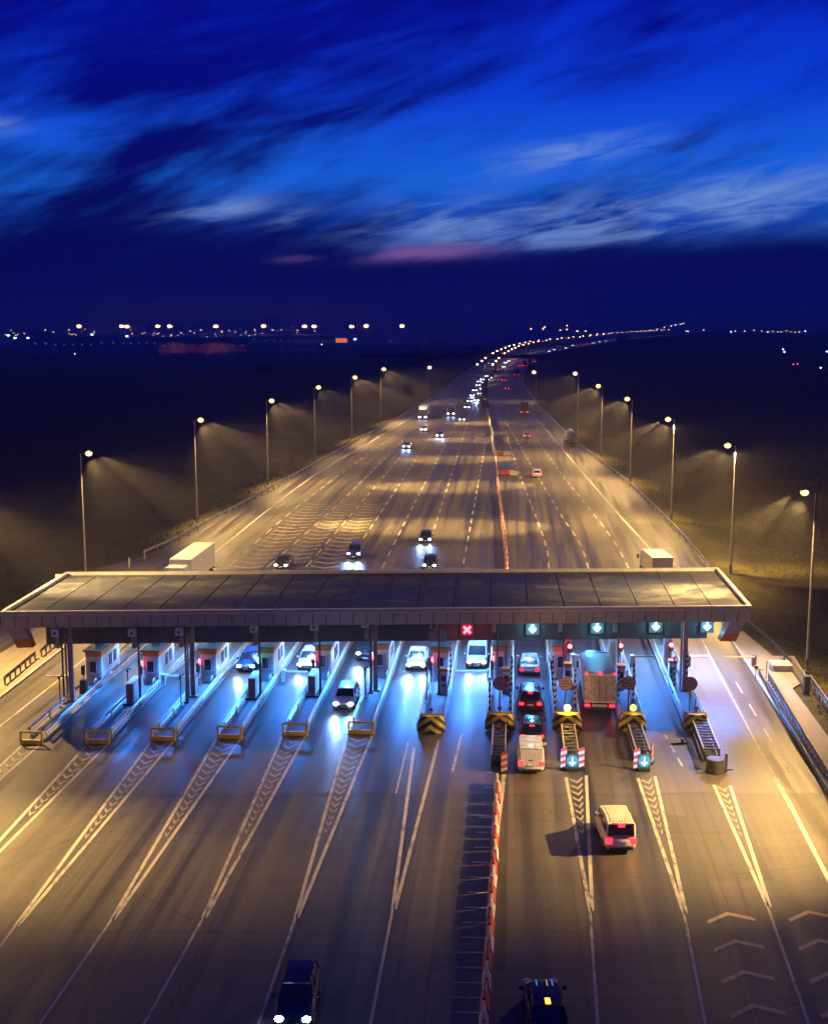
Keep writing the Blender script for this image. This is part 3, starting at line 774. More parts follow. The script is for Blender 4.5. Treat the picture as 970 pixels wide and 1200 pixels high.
for i, vv, uu in ((0, 7.6, -.7), (1, 9.5, -.7), (2, 7.2, -.65), (5, 7.9, -.65), (6, 7.6, -.85)): lolly(i, vv, uu, 2.4)
t = thing('waste_bin', 'black waste bin beside the leftmost toll booth', 'bin', onisl(0, 11.6, -.2), PLZ)
mb = MB(); mb.box((0, 0, .5), (.6, .6, 1.0), taper=.86); mb.build('body', M_black, t, bevel=.04); MB().box((0, 0, 1.05), (.5, .5, .1)).build('lid', M_black, t, bevel=.03)
for i in range(6):                                  # bent tube loops at the booth doors
    t = thing('tube_bollard', f"pale green bent tube guard beside the booth, {ordn[i]} island from the left", 'bollard', onisl(i, 12.2, isl_w[i] / 2 - .3), PLZ, 'tube guards by the booths')
    mb = MB(); pts = [(0, 0, 0), (0, 0, .75), (.0, .15, .92), (0, .5, .92), (0, .65, .75), (0, .65, 0)]
    for a, b in zip(pts, pts[1:]): mb.tube(a, b, .06, n=8)
    mb.build('tube', M_green, t)
# right-hand islands: striped posts, red lights, machines, signs, crash noses
def sign_round(i, vv, uu, hgt=2.25):
    lab = {7: "between the closed lane and the queue of cars", 8: "just left of the box truck", 9: "just right of the box truck", 10: "farthest right, beside the steel column"}[i]
    t = thing('round_sign', f"round red rimmed stop sign {lab}", 'road sign', onisl(i, vv, uu), PLZ, 'round signs on the right islands')
    mb = MB(); mb.tube((0, 0, 0), (0, 0, hgt), .045); mb.build('post', M_dsteel, t)
    mb = MB(); mb.tube((0, -.08, hgt), (0, -.05, hgt), .56, n=28); mb.build('rim', pm("sign_red", (.42, .01, .02), .4, var=.05), t)
    mb = MB(); mb.tube((0, -.10, hgt), (0, -.082, hgt), .44, n=28); fc = mb.build('face', pm("sign_white", (.26, .24, .30), .5, var=.05), t)
    mb = MB(); mb.box((0, -.108, hgt), (.78, .012, .07))
    for r_, wd in ((.22, .40), (-.2, .44)):
        q = -wd / 2
        while q < wd / 2 - .03:
            l_ = .05; mb.box((q + l_ / 2, -.108, hgt + r_), (l_, .012, .11)); q += l_ + .03
    mb.build('legend', M_black, fc)
for i, vv, uu in ((7, 4.2, -.05), (8, 4.2, -.0), (9, 4.4, .0), (10, 4.2, .0)): sign_round(i, vv, uu)
def hazard_post(i, vv, uu, hgt, lab):
    t = thing('hazard_post', lab, 'hazard post', onisl(i, vv, uu), PLZ, 'black and white striped posts')
    mb = MB(); striped(mb, 0, 0, 0, hgt, .16); mb.build('striped_post', [M_black, M_white], t)
    MB().box((0, 0, .05), (.3, .3, .1)).build('foot', M_dsteel, t)
hp = [(6, 9.4, .62, 2.2, 'front'), (6, 13.5, .78, 3.2, 'rear'), (7, 4.4, -.85, 2.6, 'left'), (7, 4.6, .8, 2.6, 'right'), (7, 9.3, .85, 3.0, 'rear right'), (8, 4.4, -.8, 2.6, 'left'), (8, 9.2, -.85, 3.0, 'rear left'),
      (8, 5.4, .8, 3.0, 'right'), (9, 6.2, -.62, 3.0, 'left'), (9, 6.6, .60, 3.4, 'right'), (10, 9.0, -.65, 3.0, 'left'), (10, 9.4, .45, 3.4, 'right')]
for i, vv, uu, hh, sd in hp: hazard_post(i, vv, uu, hh, f"black and white striped post, {sd} side, {ordn[i]} island from the left")
def ticket_machine(i, vv, uu, lab, red=True):
    t = thing('ticket_machine', lab, 'ticket machine', onisl(i, vv, uu), PLZ, 'ticket machines on the right islands')
    mb = MB(); mb.box((0, .3, 1.0), (.62, .7, 2.0)); mb.build('body', M_white, t, bevel=.04)
    mb = MB(); mb.box((0, .3, 2.06), (.68, .76, .22)); mb.build('orange_cap', M_orangep, t, bevel=.02)
    mb = MB(); mb.box((0, -.06, 1.35), (.4, .04, .5)); mb.build('screen', M_glass, t)
    mb = MB(); mb.box((0, -.07, .8), (.3, .05, .2)); mb.build('slot', M_dsteel, t)
ticket_machine(7, 8.6, .42, "white orange capped machine on the island left of the queue")
ticket_machine(6, 9.0, .45, "white orange capped machine beside the stopped white sedan")
ticket_machine(8, 10.2, .42, "white orange capped machine on the island left of the truck")
ticket_machine(9, 9.6, -.15, "white orange capped machine on the island right of the truck")
ticket_machine(10, 11.0, -.5, "white orange capped machine beside the far right column")
def stop_light(i, vv, uu, lab, hgt=2.9):
    t = thing('traffic_light', lab, 'traffic light', onisl(i, vv, uu), PLZ, 'red stop lights at the right lanes')
    mb = MB(); mb.tube((0, 0, 0), (0, 0, hgt), .055); mb.build('pole', M_pole, t)
    mb = MB(); mb.box((0, -.03, hgt + .1), (.36, .26, .78)); hs = mb.build('housing', M_black, t, bevel=.03)
    mb = MB(); mb.ball((0, -.2, hgt + .25), .18, 12); mb.build('lens', g_signal['r'], hs)
    MB().ball((0, -.15, hgt - .1), .1, 10).build('dark_lens', M_glass, hs)
    light('POINT', 'stop_glow', t, (0, -.7, hgt + .25), 60, (1, .04, .06), shadow_soft_size=.15)
stop_light(8, 12.2, .65, "red stop light left of the box truck")
stop_light(9, 12.4, .0, "red stop light right of the box truck")
stop_light(10, 12.6, -.5, "red stop light beside the far right column")
for i in (9, 10):
    t = thing('control_tower', f"tall white slab cabinet at the rear of the {ordn[i]} island from the left", 'cabinet', onisl(i, 15.5, -.4), PLZ, 'tall cabinets at the rear')
    MB().box((0, 0, 1.7), (.7, .6, 3.4)).build('body', M_white, t, bevel=.04); MB().box((.0, -.32, 1.6), (.45, .04, 2.2)).build('door', pm("door_grey", (.42, .43, .46), .5), t)
# crash noses: rounded striped shell
def nose(i, w, beacon, lab):
    t = thing('crash_nose', lab, 'crash cushion', (IS[i].x, IS[i].y, 0), PLZ, 'yellow and black crash noses')
    mb = MB(); n = 48; rings = []; hgt = 1.15
    def ring(z, k_): 
        out = []
        for q in range(n + 1):
            a = PI + PI * q / n; out.append(Vector((math.cos(a) * w / 2 * k_, math.sin(a) * .95 * k_ + .55, z)))
        return out
    levels = [(0, 1.0), (.85, 1.0), (1.05, .93), (1.15, .72)]
    stripes = 9
    # chevron bands: each wall cell is coloured by height plus distance from the middle
    wz = 52; vs = []; 
    for j in range(wz + 1):
        z = .04 + 1.28 * j / wz
        for p in ring(z, 1.0 - max(0, z - .5) * .30): vs.append(p)
    o = len(mb.v); mb.v += [tuple(p) for p in vs]
    for j in range(wz):
        for q in range(n):
            xx = abs((q + .5) / n - .5) * 2
            zz = (j + .5) / wz
            band = int(math.floor((zz * 1.15 + xx * 1.05) * 3.1)) % 2
            a = o + j * (n + 1) + q; mb.f.append((a, a + 1, a + n + 2, a + n + 1)); mb.mi.append(band)
    a = o + wz * (n + 1); cap = list(range(a, a + n + 1)); mb.f.append(tuple(cap)); mb.mi.append(1)
    mb.build('striped_shell', [M_black, M_yel], t)
    MB().box((0, 1.25, .45), (w * .66, 1.4, .9)).build('back_block', M_kerb, t, bevel=.05)
    MB().tube((-w * .38, .35, 1.33), (w * .38, .35, 1.33), .07, n=8).build('top_tube', M_yel, t)
    b = thing('warning_beacon', {True: "lit amber warning beacon on the striped nose left of the truck", False: "unlit dark warning beacon on the striped nose, " + ordn[i] + " island from the left",
              'y': "glowing yellow warning beacon on the striped nose right of the truck"}[beacon], 'beacon', (IS[i].x, IS[i].y, 0), PLZ, 'beacons on the crash noses')
    MB().tube((0, .5, 1.3), (0, .5, 1.5), .06).build('stem', M_dsteel, b)
    mat_ = g_signal['a'] if beacon is True else (glow("yellow_beacon_lamp", (1, .75, .05), 5) if beacon else pm("dark_amber", (.25, .07, .02), .3))
    MB().ball((0, .5, 1.68), .24 if beacon else .16, 12).build('lamp', mat_, b)
    if beacon is True: light('POINT', 'beacon_glow', b, (0, .0, 2.2), 200, (1, .5, .1), shadow_soft_size=.2)
for i, w, b in ((6, 2.2, False), (7, 2.3, False), (8, 2.3, True), (9, 2.1, 'y'), (10, 2.0, False)):
    nose(i, w, b, f"yellow and black chevron striped crash nose, {ordn[i]} island from the left")
# lattice attenuators in front of the noses
def ladder(px0, py0, px1, py1, w, lab, hgt=.85):
    a, b = G(px0, py0), G(px1, py1); d = b - a; L = d.length; rz = math.atan2(-d.x, d.y)
    t = thing('crash_attenuator', lab, 'crash barrier', (a.x, a.y, 0), rz, 'lattice crash attenuators')
    mb = MB(); h2 = w / 2
    for sx in (-1, 1):
        for z in (.18, hgt): mb.bar((sx * h2, 0, z), (sx * h2, L, z), .09, .12)
    mb.build('side_rail', pm("weathered_cream_steel", (.42, .38, .30), .5, .2, var=.3, scale=3), t)
    n = max(5, int(L / .62)); mb = MB()
    for j in range(n + 1):
        y = L * j / n; mb.bar((-h2, y, hgt), (h2, y, hgt), .10, .08)
        for sx in (-1, 1): mb.bar((sx * h2, y, .0), (sx * h2, y, hgt), .06, .06)
        if j < n:
            for sx in (-1, 1): mb.bar((sx * h2, y, .18), (sx * h2, y + L / n, hgt), .035, .035)
            mb.bar((0, y, hgt), (-h2 if j % 2 else h2, y + L / n, hgt), .04, .05)
    mb.build('cross_brace', M_dsteel, t)
    mb = MB()
    mb.box((0, L / 2, .26), (w * .72, L * .96, .4))
    mb.build('absorber_cell', pm("absorber_black", (.03, .03, .03), .7), t)
    return t, L
ladder(583.5, 899, 585, 862, .95, "rusty lattice crash attenuator ahead of the red and white blocks")
ladder(669, 893, 665, 862, .95, "lattice crash attenuator left of the box truck with blue arrow sign")
ladder(753, 893, 743, 862, .95, "lattice crash attenuator right of the box truck with blue arrow sign")
tt, L10 = ladder(833, 893, 817, 852, 1.1, "long lattice crash attenuator at the far right ending in a black drum", .95)
def keep_sign(px, pyy, lab):
    p = G(px, pyy); t = thing('keep_sign', lab, 'road sign', p, 0, 'blue arrow signs on the attenuators')
    mb = MB(); mb.box((0, .1, .1), (.8, .5, .2)); mb.build('base', M_black, t)
    mb = MB(); mb.box((0, -.0, .72), (.92, .08, 1.02)); mb.build('panel', pm("sign_backing_blue", (.015, .16, .32), .45, var=.05), t, bevel=.03)
    mb = MB(); mb.tube((0, -.045, .76), (0, -.075, .76), .42, n=26); fc = mb.build('disc', glow("sign_lit_cyan", (.06, .45, .80), .9), t)
    mb = MB()
    mb.add([(-.055, -.085, 1.06), (.055, -.085, 1.06), (.055, -.085, .62), (.19, -.085, .74), (.24, -.085, .66), (0, -.085, .42), (-.24, -.085, .66), (-.19, -.085, .74), (-.055, -.085, .62)],
           [(0, 8, 2, 1), (2, 5, 4, 3), (8, 5, 2), (8, 7, 6, 5)])
    mb.build('arrow', glow("sign_lit_white", (.8, .95, 1.0), 1.4), fc)
keep_sign(670, 904, "round lit blue arrow sign between two striped panels")
keep_sign(754, 904, "round lit blue arrow sign with one striped panel on its left")
def marker(px, pyy, lab, lit=True, rz=0, rx=0.0):
    p = G(px, pyy); t = thing('striped_marker', lab, 'marker panel', p, rz, 'red and white marker panels')
    mb = MB(); w, hh = .42, 1.35; n = 6
    for j in range(n):
        z0 = .15 + hh * j / n; z1 = z0 + hh / n; s_ = .14
        mb.add([(-w / 2, 0, z0), (w / 2, 0, z0 + s_), (w / 2, 0, z1 + s_), (-w / 2, 0, z1), (-w / 2, .05, z0), (w / 2, .05, z0 + s_), (w / 2, .05, z1 + s_), (-w / 2, .05, z1)],
               [(0, 1, 2, 3), (7, 6, 5, 4), (0, 3, 7, 4), (1, 5, 6, 2), (3, 2, 6, 7), (0, 4, 5, 1)], j % 2)
    ms = [glow("reflected_glow_white", (1, .82, .95), 1.0), glow("reflected_glow_red", (1, .10, .16), .8)] if lit else [M_wplast, M_red]  # emission stands in for light thrown back by the reflective sheeting
    mb.build('panel', ms, t); MB().box((0, .1, .08), (.5, .4, .16)).build('foot', M_black, t)
marker(660, 902, "glowing red and white panel left of the blue arrow sign"); marker(680.5, 902, "glowing red and white panel right of the blue arrow sign")
marker(745.5, 903, "glowing red and white panel beside the right blue arrow sign"); marker(764, 895, "dull red and white panel edge-on by the tenth island", False, 1.1)
marker(590.5, 907, "red and white panel at the end of the median blocks", False)
b = G(837, 905); t = thing('crash_drum', 'dark end drum with two side fins on the far right attenuator', 'crash drum', b, PLZ)
mb = MB(); mb.tube((0, 0, 0), (0, 0, 1.0), .62, .58, 18); mb.build('drum', pm("drum_black", (.04, .038, .03), .45), t)
mb = MB(); mb.box((.75, .1, .7), (.16, .3, 1.3)); mb.box((.95, -.1, .25), (.5, .1, .12), rz=.2); mb.box((-.9, -.2, .12), (.9, .12, .1), rz=.4); mb.build('fin', M_dsteel, t)
b = G(803, 856); t = thing('bent_bracket', 'small bent bracket lying beside the far right crash nose', 'bracket', G(795, 872), .2)
MB().box((0, 0, .08), (1.2, .12, .12)).box((.3, .1, .2), (.2, .1, .3)).build('bar', M_dsteel, t)
p = G(779, 858); t = tag(MB().tube((0, 0, .014), (0, 0, .022), .62, n=24).build('manhole_cover', pm("iron_dark", (.02, .02, .02), .6), loc=p), 'dark round cover on the bright lane left of the far right island', 'manhole cover')

# boom barriers
def boom(x0, x1, pyy, post_left, lab, z=1.0, mat=None):
    a, b = G(x0, pyy, z), G(x1, pyy, z); base = a if post_left else b; L = (b - a).length
    t = thing('boom_barrier', lab, 'barrier', (base.x, base.y, 0.02), 0, 'lowered boom barriers')
    mb = MB(); mb.box((0, .25, .55), (.36, .4, 1.1)); mb.build('housing', M_dsteel if x0 > 800 else M_white, t, bevel=.03)
    mb = MB(); s_ = 1 if post_left else -1; mb.box((s_ * L / 2, 0, z), (L, .06, .12)); mb.build('arm', pm("boom_white", (.8, .8, .8), .4, var=.05), t)
for a in ((54, 81, 793, False, "lowered white boom across the leftmost lane"), (191, 223, 792, True, "lowered white boom between the second and third booths"),
          (332, 360, 787, True, "lowered white boom in front of the glaring white car"), (534, 573, 786, False, "lowered white boom in front of the silver van"),
          (672, 702.5, 768.7, True, "lowered white boom ahead of the box truck"), (741, 766.7, 769.5, True, "lowered white boom across the empty blue lane"),
          (807, 830, 769, True, "short white boom just right of the last column"), (848, 884, 770, False, "rightmost white boom hinged at the roadside post")): boom(*a)

# ================================================================== GUARD RAILS, ROADSIDE
def guardrail(name, pts, lab, cat='guard rail', h=.75, step=4.0, mat=None, pmat=None, double=False, maxp=95, group=None):
    o0 = pts[0]; t = thing(name, lab, cat, (o0.x, o0.y, 0), 0, group)
    mb = MB(); tot = 0; posts = []
    for a, b in zip(pts, pts[1:]):
        za, zb_ = 0, 0
        wbeam(mb, a - o0, b - o0, h, .32)
        if double: mb.bar((a.x - o0.x, a.y - o0.y, h + .35), (b.x - o0.x, b.y - o0.y, h + .35), .07, .07)
        L = (b - a).length; q = (-tot) % step
        while q < L: posts.append(a.lerp(b, q / L) - o0); q += step
        tot += L
    mb.build('rail', mat or M_steel, t)
    pb = MB(); pb.box((.1, .0, h * .55), (.12, .14, h * 1.1 + (.35 if double else 0))); first = None
    if len(posts) > maxp:
        m2 = MB(); 
        for p in posts[maxp:]: m2.box((p.x + .1, p.y, h * .5), (.12, .14, h * 1.1))
        tag(m2.build('post', pmat or M_steel, t), kind='stuff'); posts = posts[:maxp]
    for p in posts:
        if first is None: first = pb.build('post', pmat or M_steel, t, loc=(p.x, p.y, 0))
        else:
            c = first.copy(); COL.objects.link(c); c.parent = t; c.location = (p.x, p.y, 0)
    return t
guardrail('guard_rail', [Vector((xl(y) + .4, y, 0)) for y in list(range(158, 480, 8)) + list(range(480, 1300, 30))], "long steel guard rail along the left edge of the motorway", group='long motorway guard rails')
guardrail('guard_rail', [Vector((xr(y) - .3, y, 0)) for y in list(range(118, 480, 8)) + list(range(480, 1300, 30))], "long steel guard rail along the right edge of the motorway", group='long motorway guard rails')
guardrail('guard_rail', pl([(5, 803), (42, 772)]), "short dark guard rail with stubby posts at the left edge", step=1.3, mat=M_dsteel, pmat=M_dsteel, h=.6)
guardrail('guard_rail', pl([(48, 770), (64, 756), (90, 735)]), "second dark guard rail behind the gap at the left edge", step=1.3, mat=M_dsteel, pmat=M_dsteel, h=.6)
guardrail('guard_rail', pl([(899, 800), (920, 836), (946, 880), (985, 945)]), "double guard rail with dense dark posts beside the right pavement", step=.95, mat=M_dsteel, pmat=M_dsteel, double=True, h=.6)
guardrail('guard_rail', pl([(888, 790), (905, 822), (960, 917), (985, 960)]), "low dark rail along the right kerb", step=3, mat=M_dsteel, pmat=M_dsteel, h=.35)
guardrail('guard_rail', pl([(948, 806), (970, 838), (1000, 880)]), "steel guard rail beside the grass verge at the right edge", step=1.6, double=True)
guardrail('guard_rail', pl([(872, 733), (905, 762), (926, 785)]), "guard rail leading from the canopy end to the lamp post", step=2.2, mat=M_dsteel, pmat=M_dsteel)
# railing panel by the lamp
a, b = G(926, 786), G(944, 812); t = thing('railing', 'upright grey railing panel beside the nearest right lamp post', 'railing', (a.x, a.y, 0)); d = b - a
mb = MB(); mb.bar((0, 0, 1.3), (d.x, d.y, 1.3), .1, .12); mb.bar((0, 0, .25), (d.x, d.y, .25), .08, .08)
for q in range(26): p = d * q / 25; mb.bar((p.x, p.y, .2), (p.x, p.y, 1.3), .03, .03)
mb.build('bar_panel', M_steel, t); MB().box((d.x, d.y, .75), (.5, .5, 1.5)).build('end_pillar', M_dsteel, t, bevel=.04)
p = G(916, 789); t = thing('concrete_vault', 'low concrete box with a flat lid on the right pavement', 'vault', p, -.08)
MB().box((0, .8, .3), (1.6, 1.5, .6)).build('box', M_kerb, t, bevel=.03); MB().box((0, .8, .67), (1.75, 1.7, .14)).build('lid', pm("lid_concrete", (.42, .39, .35), .8, bump=.2), t, bevel=.03)
p = G(897, 797); t = thing('pipe_stand', 'thin pipe stand with a red box beside the right kerb', 'pipe stand', p)
MB().tube((0, 0, 0), (0, 0, 1.7), .05).tube((-.2, 0, .9), (-.9, 0, 1.0), .04).tube((-.9, 0, 0), (-.9, 0, 1.0), .05).build('pipe', M_pole, t); MB().box((-.9, 0, 1.15), (.3, .25, .3)).build('red_box', M_red, t)

# ================================================================== MEDIAN BLOCKS
def block_mesh(mat):
    mb = MB(); L = 1.55; prof = [(-.22, 0), (-.22, .14), (-.11, .4), (-.08, .85), (.08, .85), (.11, .4), (.22, .14), (.22, 0)]
    mb.loft([[Vector((x, y, z)) for x, z in prof] for y in (-L / 2, L / 2)])
    mb.box((0, 0, .87), (.09, .5, .06))
    o = mb.build('barrier_block', mat, bevel=.03); return o
bw = block_mesh(M_wplast); br_ = block_mesh(M_red); firsts = {0: bw, 1: br_}; used = set()
def put_block(x, y, rz, c, label, group):
    o = firsts[c] if c not in used else firsts[c].copy()
    if c in used: COL.objects.link(o)
    used.add(c); o.location = (x, y, 0); o.rotation_euler.z = rz; tag(o, label, 'barrier', group)
cn_ = ['white', 'red']
def run_blocks(pts, step, where, group, jit=.03):
    s = 0; j = 0
    for a, b in zip(pts, pts[1:]):
        L = (b - a).length; d = (b - a) / L; rz = math.atan2(-d.x, d.y)
        while s < L:
            p = a + d * s; put_block(p.x + random.uniform(-jit, jit), p.y, rz + random.uniform(-.04, .04), j % 2, f"{cn_[j % 2]} plastic road barrier block {where}", group); j += 1; s += step
        s -= L
run_blocks(pl([(563, 1260), (568, 1180), (573.5, 1100), (579, 1010), (583, 915)]), 1.74, "in the median row nearest the camera", "median blocks below the toll canopy")
run_blocks(pl([(594.5, 690), (593, 655), (590, 620), (586, 590), (582.5, 560)]), 1.8, "in the median row beyond the canopy", "median blocks beyond the canopy")
for j, (px, pyy) in enumerate(((588, 556), (592.5, 556), (597.5, 556), (602, 557))):
    g = G(px, pyy); put_block(g.x, g.y, PI / 2 - .1, (1, 1, 0, 0)[j], ("red" if j < 2 else "white") + " block set across the nearer gap in the median", "blocks across the nearer median gap")
for j, (px, pyy) in enumerate(((582, 533), (586, 533.5), (590, 533), (594, 533.5))):
    g = G(px, pyy); put_block(g.x, g.y, PI / 2, (0, 1, 1, 0)[j], ("red" if j in (1, 2) else "white") + " block set across the farther gap in the median", "blocks across the farther median gap")
cm = smooth_pts(pl([(578.5, 530), (576.5, 510), (574, 495), (570.5, 482), (567.5, 470)]), 5)
mb = MB(); prof = [(-.35, 0), (-.35, .15), (-.12, .5), (-.1, 1.05), (.1, 1.05), (.12, .5), (.35, .15), (.35, 0)]
mb.loft([[Vector((p.x - cm[0].x + x, p.y - cm[0].y, z)) for x, z in prof] for p in cm])
tag(mb.build('concrete_barrier', pm("pale_concrete_barrier", (.34, .32, .30), .6, var=.15), loc=cm[0]), "pale curving concrete barrier on the median beyond the gap", 'barrier')
# planted median far up the road
mb = MB(); rr = random.Random(3)
for _ in range(3500):
    y = rr.uniform(420, 700); x = xm(y) + rr.gauss(0, .5); s_ = rr.uniform(.2, .5); z = rr.uniform(.1, 1.0)
    a = rr.uniform(0, PI); dx, dy = math.cos(a) * s_, math.sin(a) * s_
    mb.add([(x - dx, y - dy, z - s_ * .6), (x + dx, y + dy, z - s_ * .4), (x + dx * .2, y + dy * .2, z + s_)], [(0, 1, 2)])
tag(mb.build('median_hedge', pm("hedge_leaf", (.035, .045, .02), .8, var=.4)), "dark scrubby hedge growing on the far median", 'hedge', kind='stuff')

# ================================================================== LAMP POSTS
g_sod = glow("sodium_lamp", (1.0, .60, .20), 3.6, False)
g_sodfar = glow("far_sodium_lamp", (1.0, .50, .20), 20, False)
def lamp_post(p, side, lab, en=1.0, verge=0, hgt=16.1, beam=True, name='street_lamp', aimy=-.15, z0=0.0, narrow=1.0, dim=False, wide=1.3, faim=None, fs=(34, .9)):
    t = thing(name, lab, 'street lamp', (p.x, p.y, z0), 0, 'tall sodium lamps beside the plaza')
    MB().tube((0, 0, 0), (0, 0, hgt), .17, .085, 10).box((0, 0, .25), (.5, .5, .5)).build('pole', M_pole, t)
    MB().bar((-.1 * side, 0, hgt - .05), (side * .75, 0, hgt + .12), .08, .08).build('arm', M_pole, t)
    hd = MB().box((side * .95, 0, hgt + .26), (.7, .4, .14)).build('lamp_head', M_dsteel, t, bevel=.03)
    MB().ball((side * .98, -.02, hgt + .04), .25 + p.y * .0010, 14, sz=.8).build('lens', g_sod if not dim else glow("dim_sodium_lamp", (1, .6, .3), 5, False), hd)
    MB().box((side * .1, -.12, 1.3), (.22, .12, .5)).build('service_door', M_dsteel, t)
    if verge: light('SPOT', 'verge_beam', hd, (side * .4, 0, hgt - .8), verge, SODIUM, spot_size=R(95), spot_blend=.6, shadow_soft_size=.15, aim=(-side * .9, .8, -1))
    if beam:
        light('SPOT', 'lamp_beam', hd, (side * 1.0, -.1, hgt - .75), 48000 * en * wide, SODIUM, spot_size=R(138), spot_blend=1.0, shadow_soft_size=.18, aim=(side * .8, aimy, -1))
        if narrow: light('SPOT', 'flood_beam', hd, (side * 2.1, -.1, hgt - .2), 230000 * en * narrow, SODIUM, spot_size=R(fs[0]), spot_blend=fs[1], shadow_soft_size=.12, aim=faim or (side * 1.85, aimy * 2.2, -1))
leftL = [((-75, 790), None), ((101, 688), 'first'), ((231, 612), 'second'), ((314, 568), 'third'), ((369, 537), 'fourth'), ((412, 514), 'fifth'), ((446, 495), 'sixth'), ((499, 471), 'seventh')]
ens = [1.1, 1.0, 1.3, 1.2, .4, 1.2, 1.1, .15]
for (pp, o), e in zip(leftL, ens):
    p = G(*pp)
    lab = f"tall lamp post, {o} in the left row counted from the camera" if o else "tall lamp post out of view to the left of the plaza"
    if o in ('seventh',): p = G(500, 471)
    lamp_post(p, 1, lab, e, faim=None if o else (1.5, .08, -1), fs=(34, .9) if o else (44, 1.0), wide=1.35 if o else 1.4, dim=(o == 'seventh'), hgt=16.1 if o != 'seventh' else 13, z0=-.6 if o else 0, aimy=-.1)
rightL = [((944.5, 792), 'first'), ((855.5, 672), 'second'), ((786, 612), 'third'), ((738, 565), 'fourth'), ((704, 535), 'fifth'), ((676.5, 506), 'sixth'), ((628, 470), 'seventh')]
for (pp, o), e in zip(rightL, (.85, 1.1, 1.3, 1.2, 1.1, .4, .1)):
    lamp_post(G(*pp), -1, f"tall lamp post, {o} in the right row counted from the camera", e, faim=(-1.25, -.03, -1) if o == 'first' else None, fs=(34, .9) if o != 'first' else (46, 1.0), wide=1.35 if o != 'first' else 1.6, verge=(80000 if o == 'second' else 30000 if o == 'third' else 0), z0=-.5 if o != 'first' else 0, dim=(o in ('sixth', 'seventh')), hgt=16.1 if o != 'seventh' else 11)
lamp_post(Vector((38.5, 71, 0)), -1, "tall lamp post out of view to the right, below the plaza", 1.5, wide=.06, narrow=.58, aimy=.35, faim=(-1.2, .10, -1), fs=(62, 1.0))
lamp_post(Vector((-43, 74, 0)), 1, "tall lamp post out of view to the left, below the plaza", .8, wide=.05, narrow=.95, aimy=.6, faim=(1.0, -.30, -1), fs=(46, 1.0))
# roadside double lamps far up the median
def median_lamp():
    t = thing('motorway_lamp', 'twin armed motorway lamp in the far curving row', 'street lamp', (0, 0, 0), 0, 'far motorway lamps')
    MB().tube((0, 0, 0), (0, 0, 8.9), .12, .07, 6).build('pole', M_pole, t)
    MB().bar((-3.4, 0, 9.0), (3.4, 0, 9.0), .08, .08).build('arm', M_pole, t)
    for s_ in (-1, 1): MB().ball((s_ * 3.5, 0, 9.0), .46, 8, sz=.7).build('lamp_head', g_sodfar, t)
    return t
proto = None; y = 570.0; idx = 0
while y < 2000:
    if proto is None: t = proto = median_lamp()
    else: t = copy_tree(proto)
    t.location = (xm(y), y, 0); t.rotation_euler.z = -math.atan2(xm(y + 20) - xm(y - 20), 40)
    if idx < 9: light('SPOT', 'lamp_light', t, (0, 0, 8.4), 3500, (1, .5, .18), shadow_soft_size=.4, spot_size=R(150), spot_blend=.7, aim=(0, 0, -1))
    y += 43 if y < 1100 else 62; idx += 1

# ================================================================== OVERPASS
Yb = 700.0; t = thing('overpass', 'dark narrow bridge crossing the far motorway', 'bridge', (0, 0, 0))
mb = MB(); z1 = P(600, 416.8, Yb).z; mb.box((45, Yb, z1 - .9), (150, 9, .8)); mb.build('deck', pm("bridge_concrete", (.10, .095, .09), .8), t)
for ys in (-4.4, 4.4): MB().box((45, Yb + ys, z1 + .15), (150, .12, .9)).build('parapet', M_dsteel, t)
for x in (xm(Yb) - 17, xm(Yb), xm(Yb) + 19): MB().box((x, Yb, (z1 - 1.5) / 2), (1.0, 5, z1 - 1.6)).build('pier', MATS["bridge_concrete"], t)

# ================================================================== VEHICLES
g_head = glow("headlight_glow", (.72, .86, 1.0), 60); g_headfar = glow("far_headlight", (.62, .74, 1.0), 14, False)
g_tail = glow("tail_light_glow", (1, .006, .015), 7); g_tailfar = glow("far_tail_light", (1, .015, .03), 9, False)
g_brake = glow("brake_light_glow", (1, .010, .018), 9); g_blue = glow("painted_roof_reflection", (.2, .75, 1), 9)
g_tailoff = pm("tail_lens_dim", (.30, .01, .01), .25)
def carpaint(name, c): return pm("paint_" + name, c, .28, .15, var=.05, coat=.6)
CAR = {  # length, width, stations: (y, half width, belt height), cabin: base y0,y1 ; roof y0,y1 ; roof z
    'sedan': dict(L=4.5, W=1.78, hood=(.72, .88), trunk=(.92, 1.0), cab=(-1.75, 1.05), roof=(-.95, .35), zr=1.43),
    'hatch': dict(L=4.05, W=1.72, hood=(.76, .92), trunk=(.95, .98), cab=(-1.95, 1.05), roof=(-1.55, .35), zr=1.48),
    'suv': dict(L=4.6, W=1.85, hood=(.92, 1.06), trunk=(1.08, 1.1), cab=(-2.2, 1.1), roof=(-1.9, .35), zr=1.70),
    'minivan': dict(L=4.4, W=1.85, hood=(.85, 1.05), trunk=(1.1, 1.1), cab=(-2.12, 1.25), roof=(-2.05, .55), zr=1.86)}
def ringpts(y, w, zb, zt, top=.9, crown=.03):
    return [Vector((x, y, z)) for x, z in ((-w * .86, zb), (-w * .98, zb + .14), (-w, (zb + zt) / 2), (-w * .97, zt - .10), (-w * top, zt), (-w * .4, zt + crown),
            (w * .4, zt + crown), (w * top, zt), (w * .97, zt - .10), (w, (zb + zt) / 2), (w * .98, zb + .14), (w * .86, zb))]
def wheels(t, xs, ys, r=.32):
    for sx in (-1, 1):
        for yy in ys:
            w = MB().tube((sx * (xs - .20), yy, r), (sx * (xs + .015), yy, r), r, n=18).build('wheel', M_rubber, t)
            MB().tube((sx * (xs - .02), yy, r), (sx * (xs + .03), yy, r), r * .62, n=12).build('rim', M_rim, w)
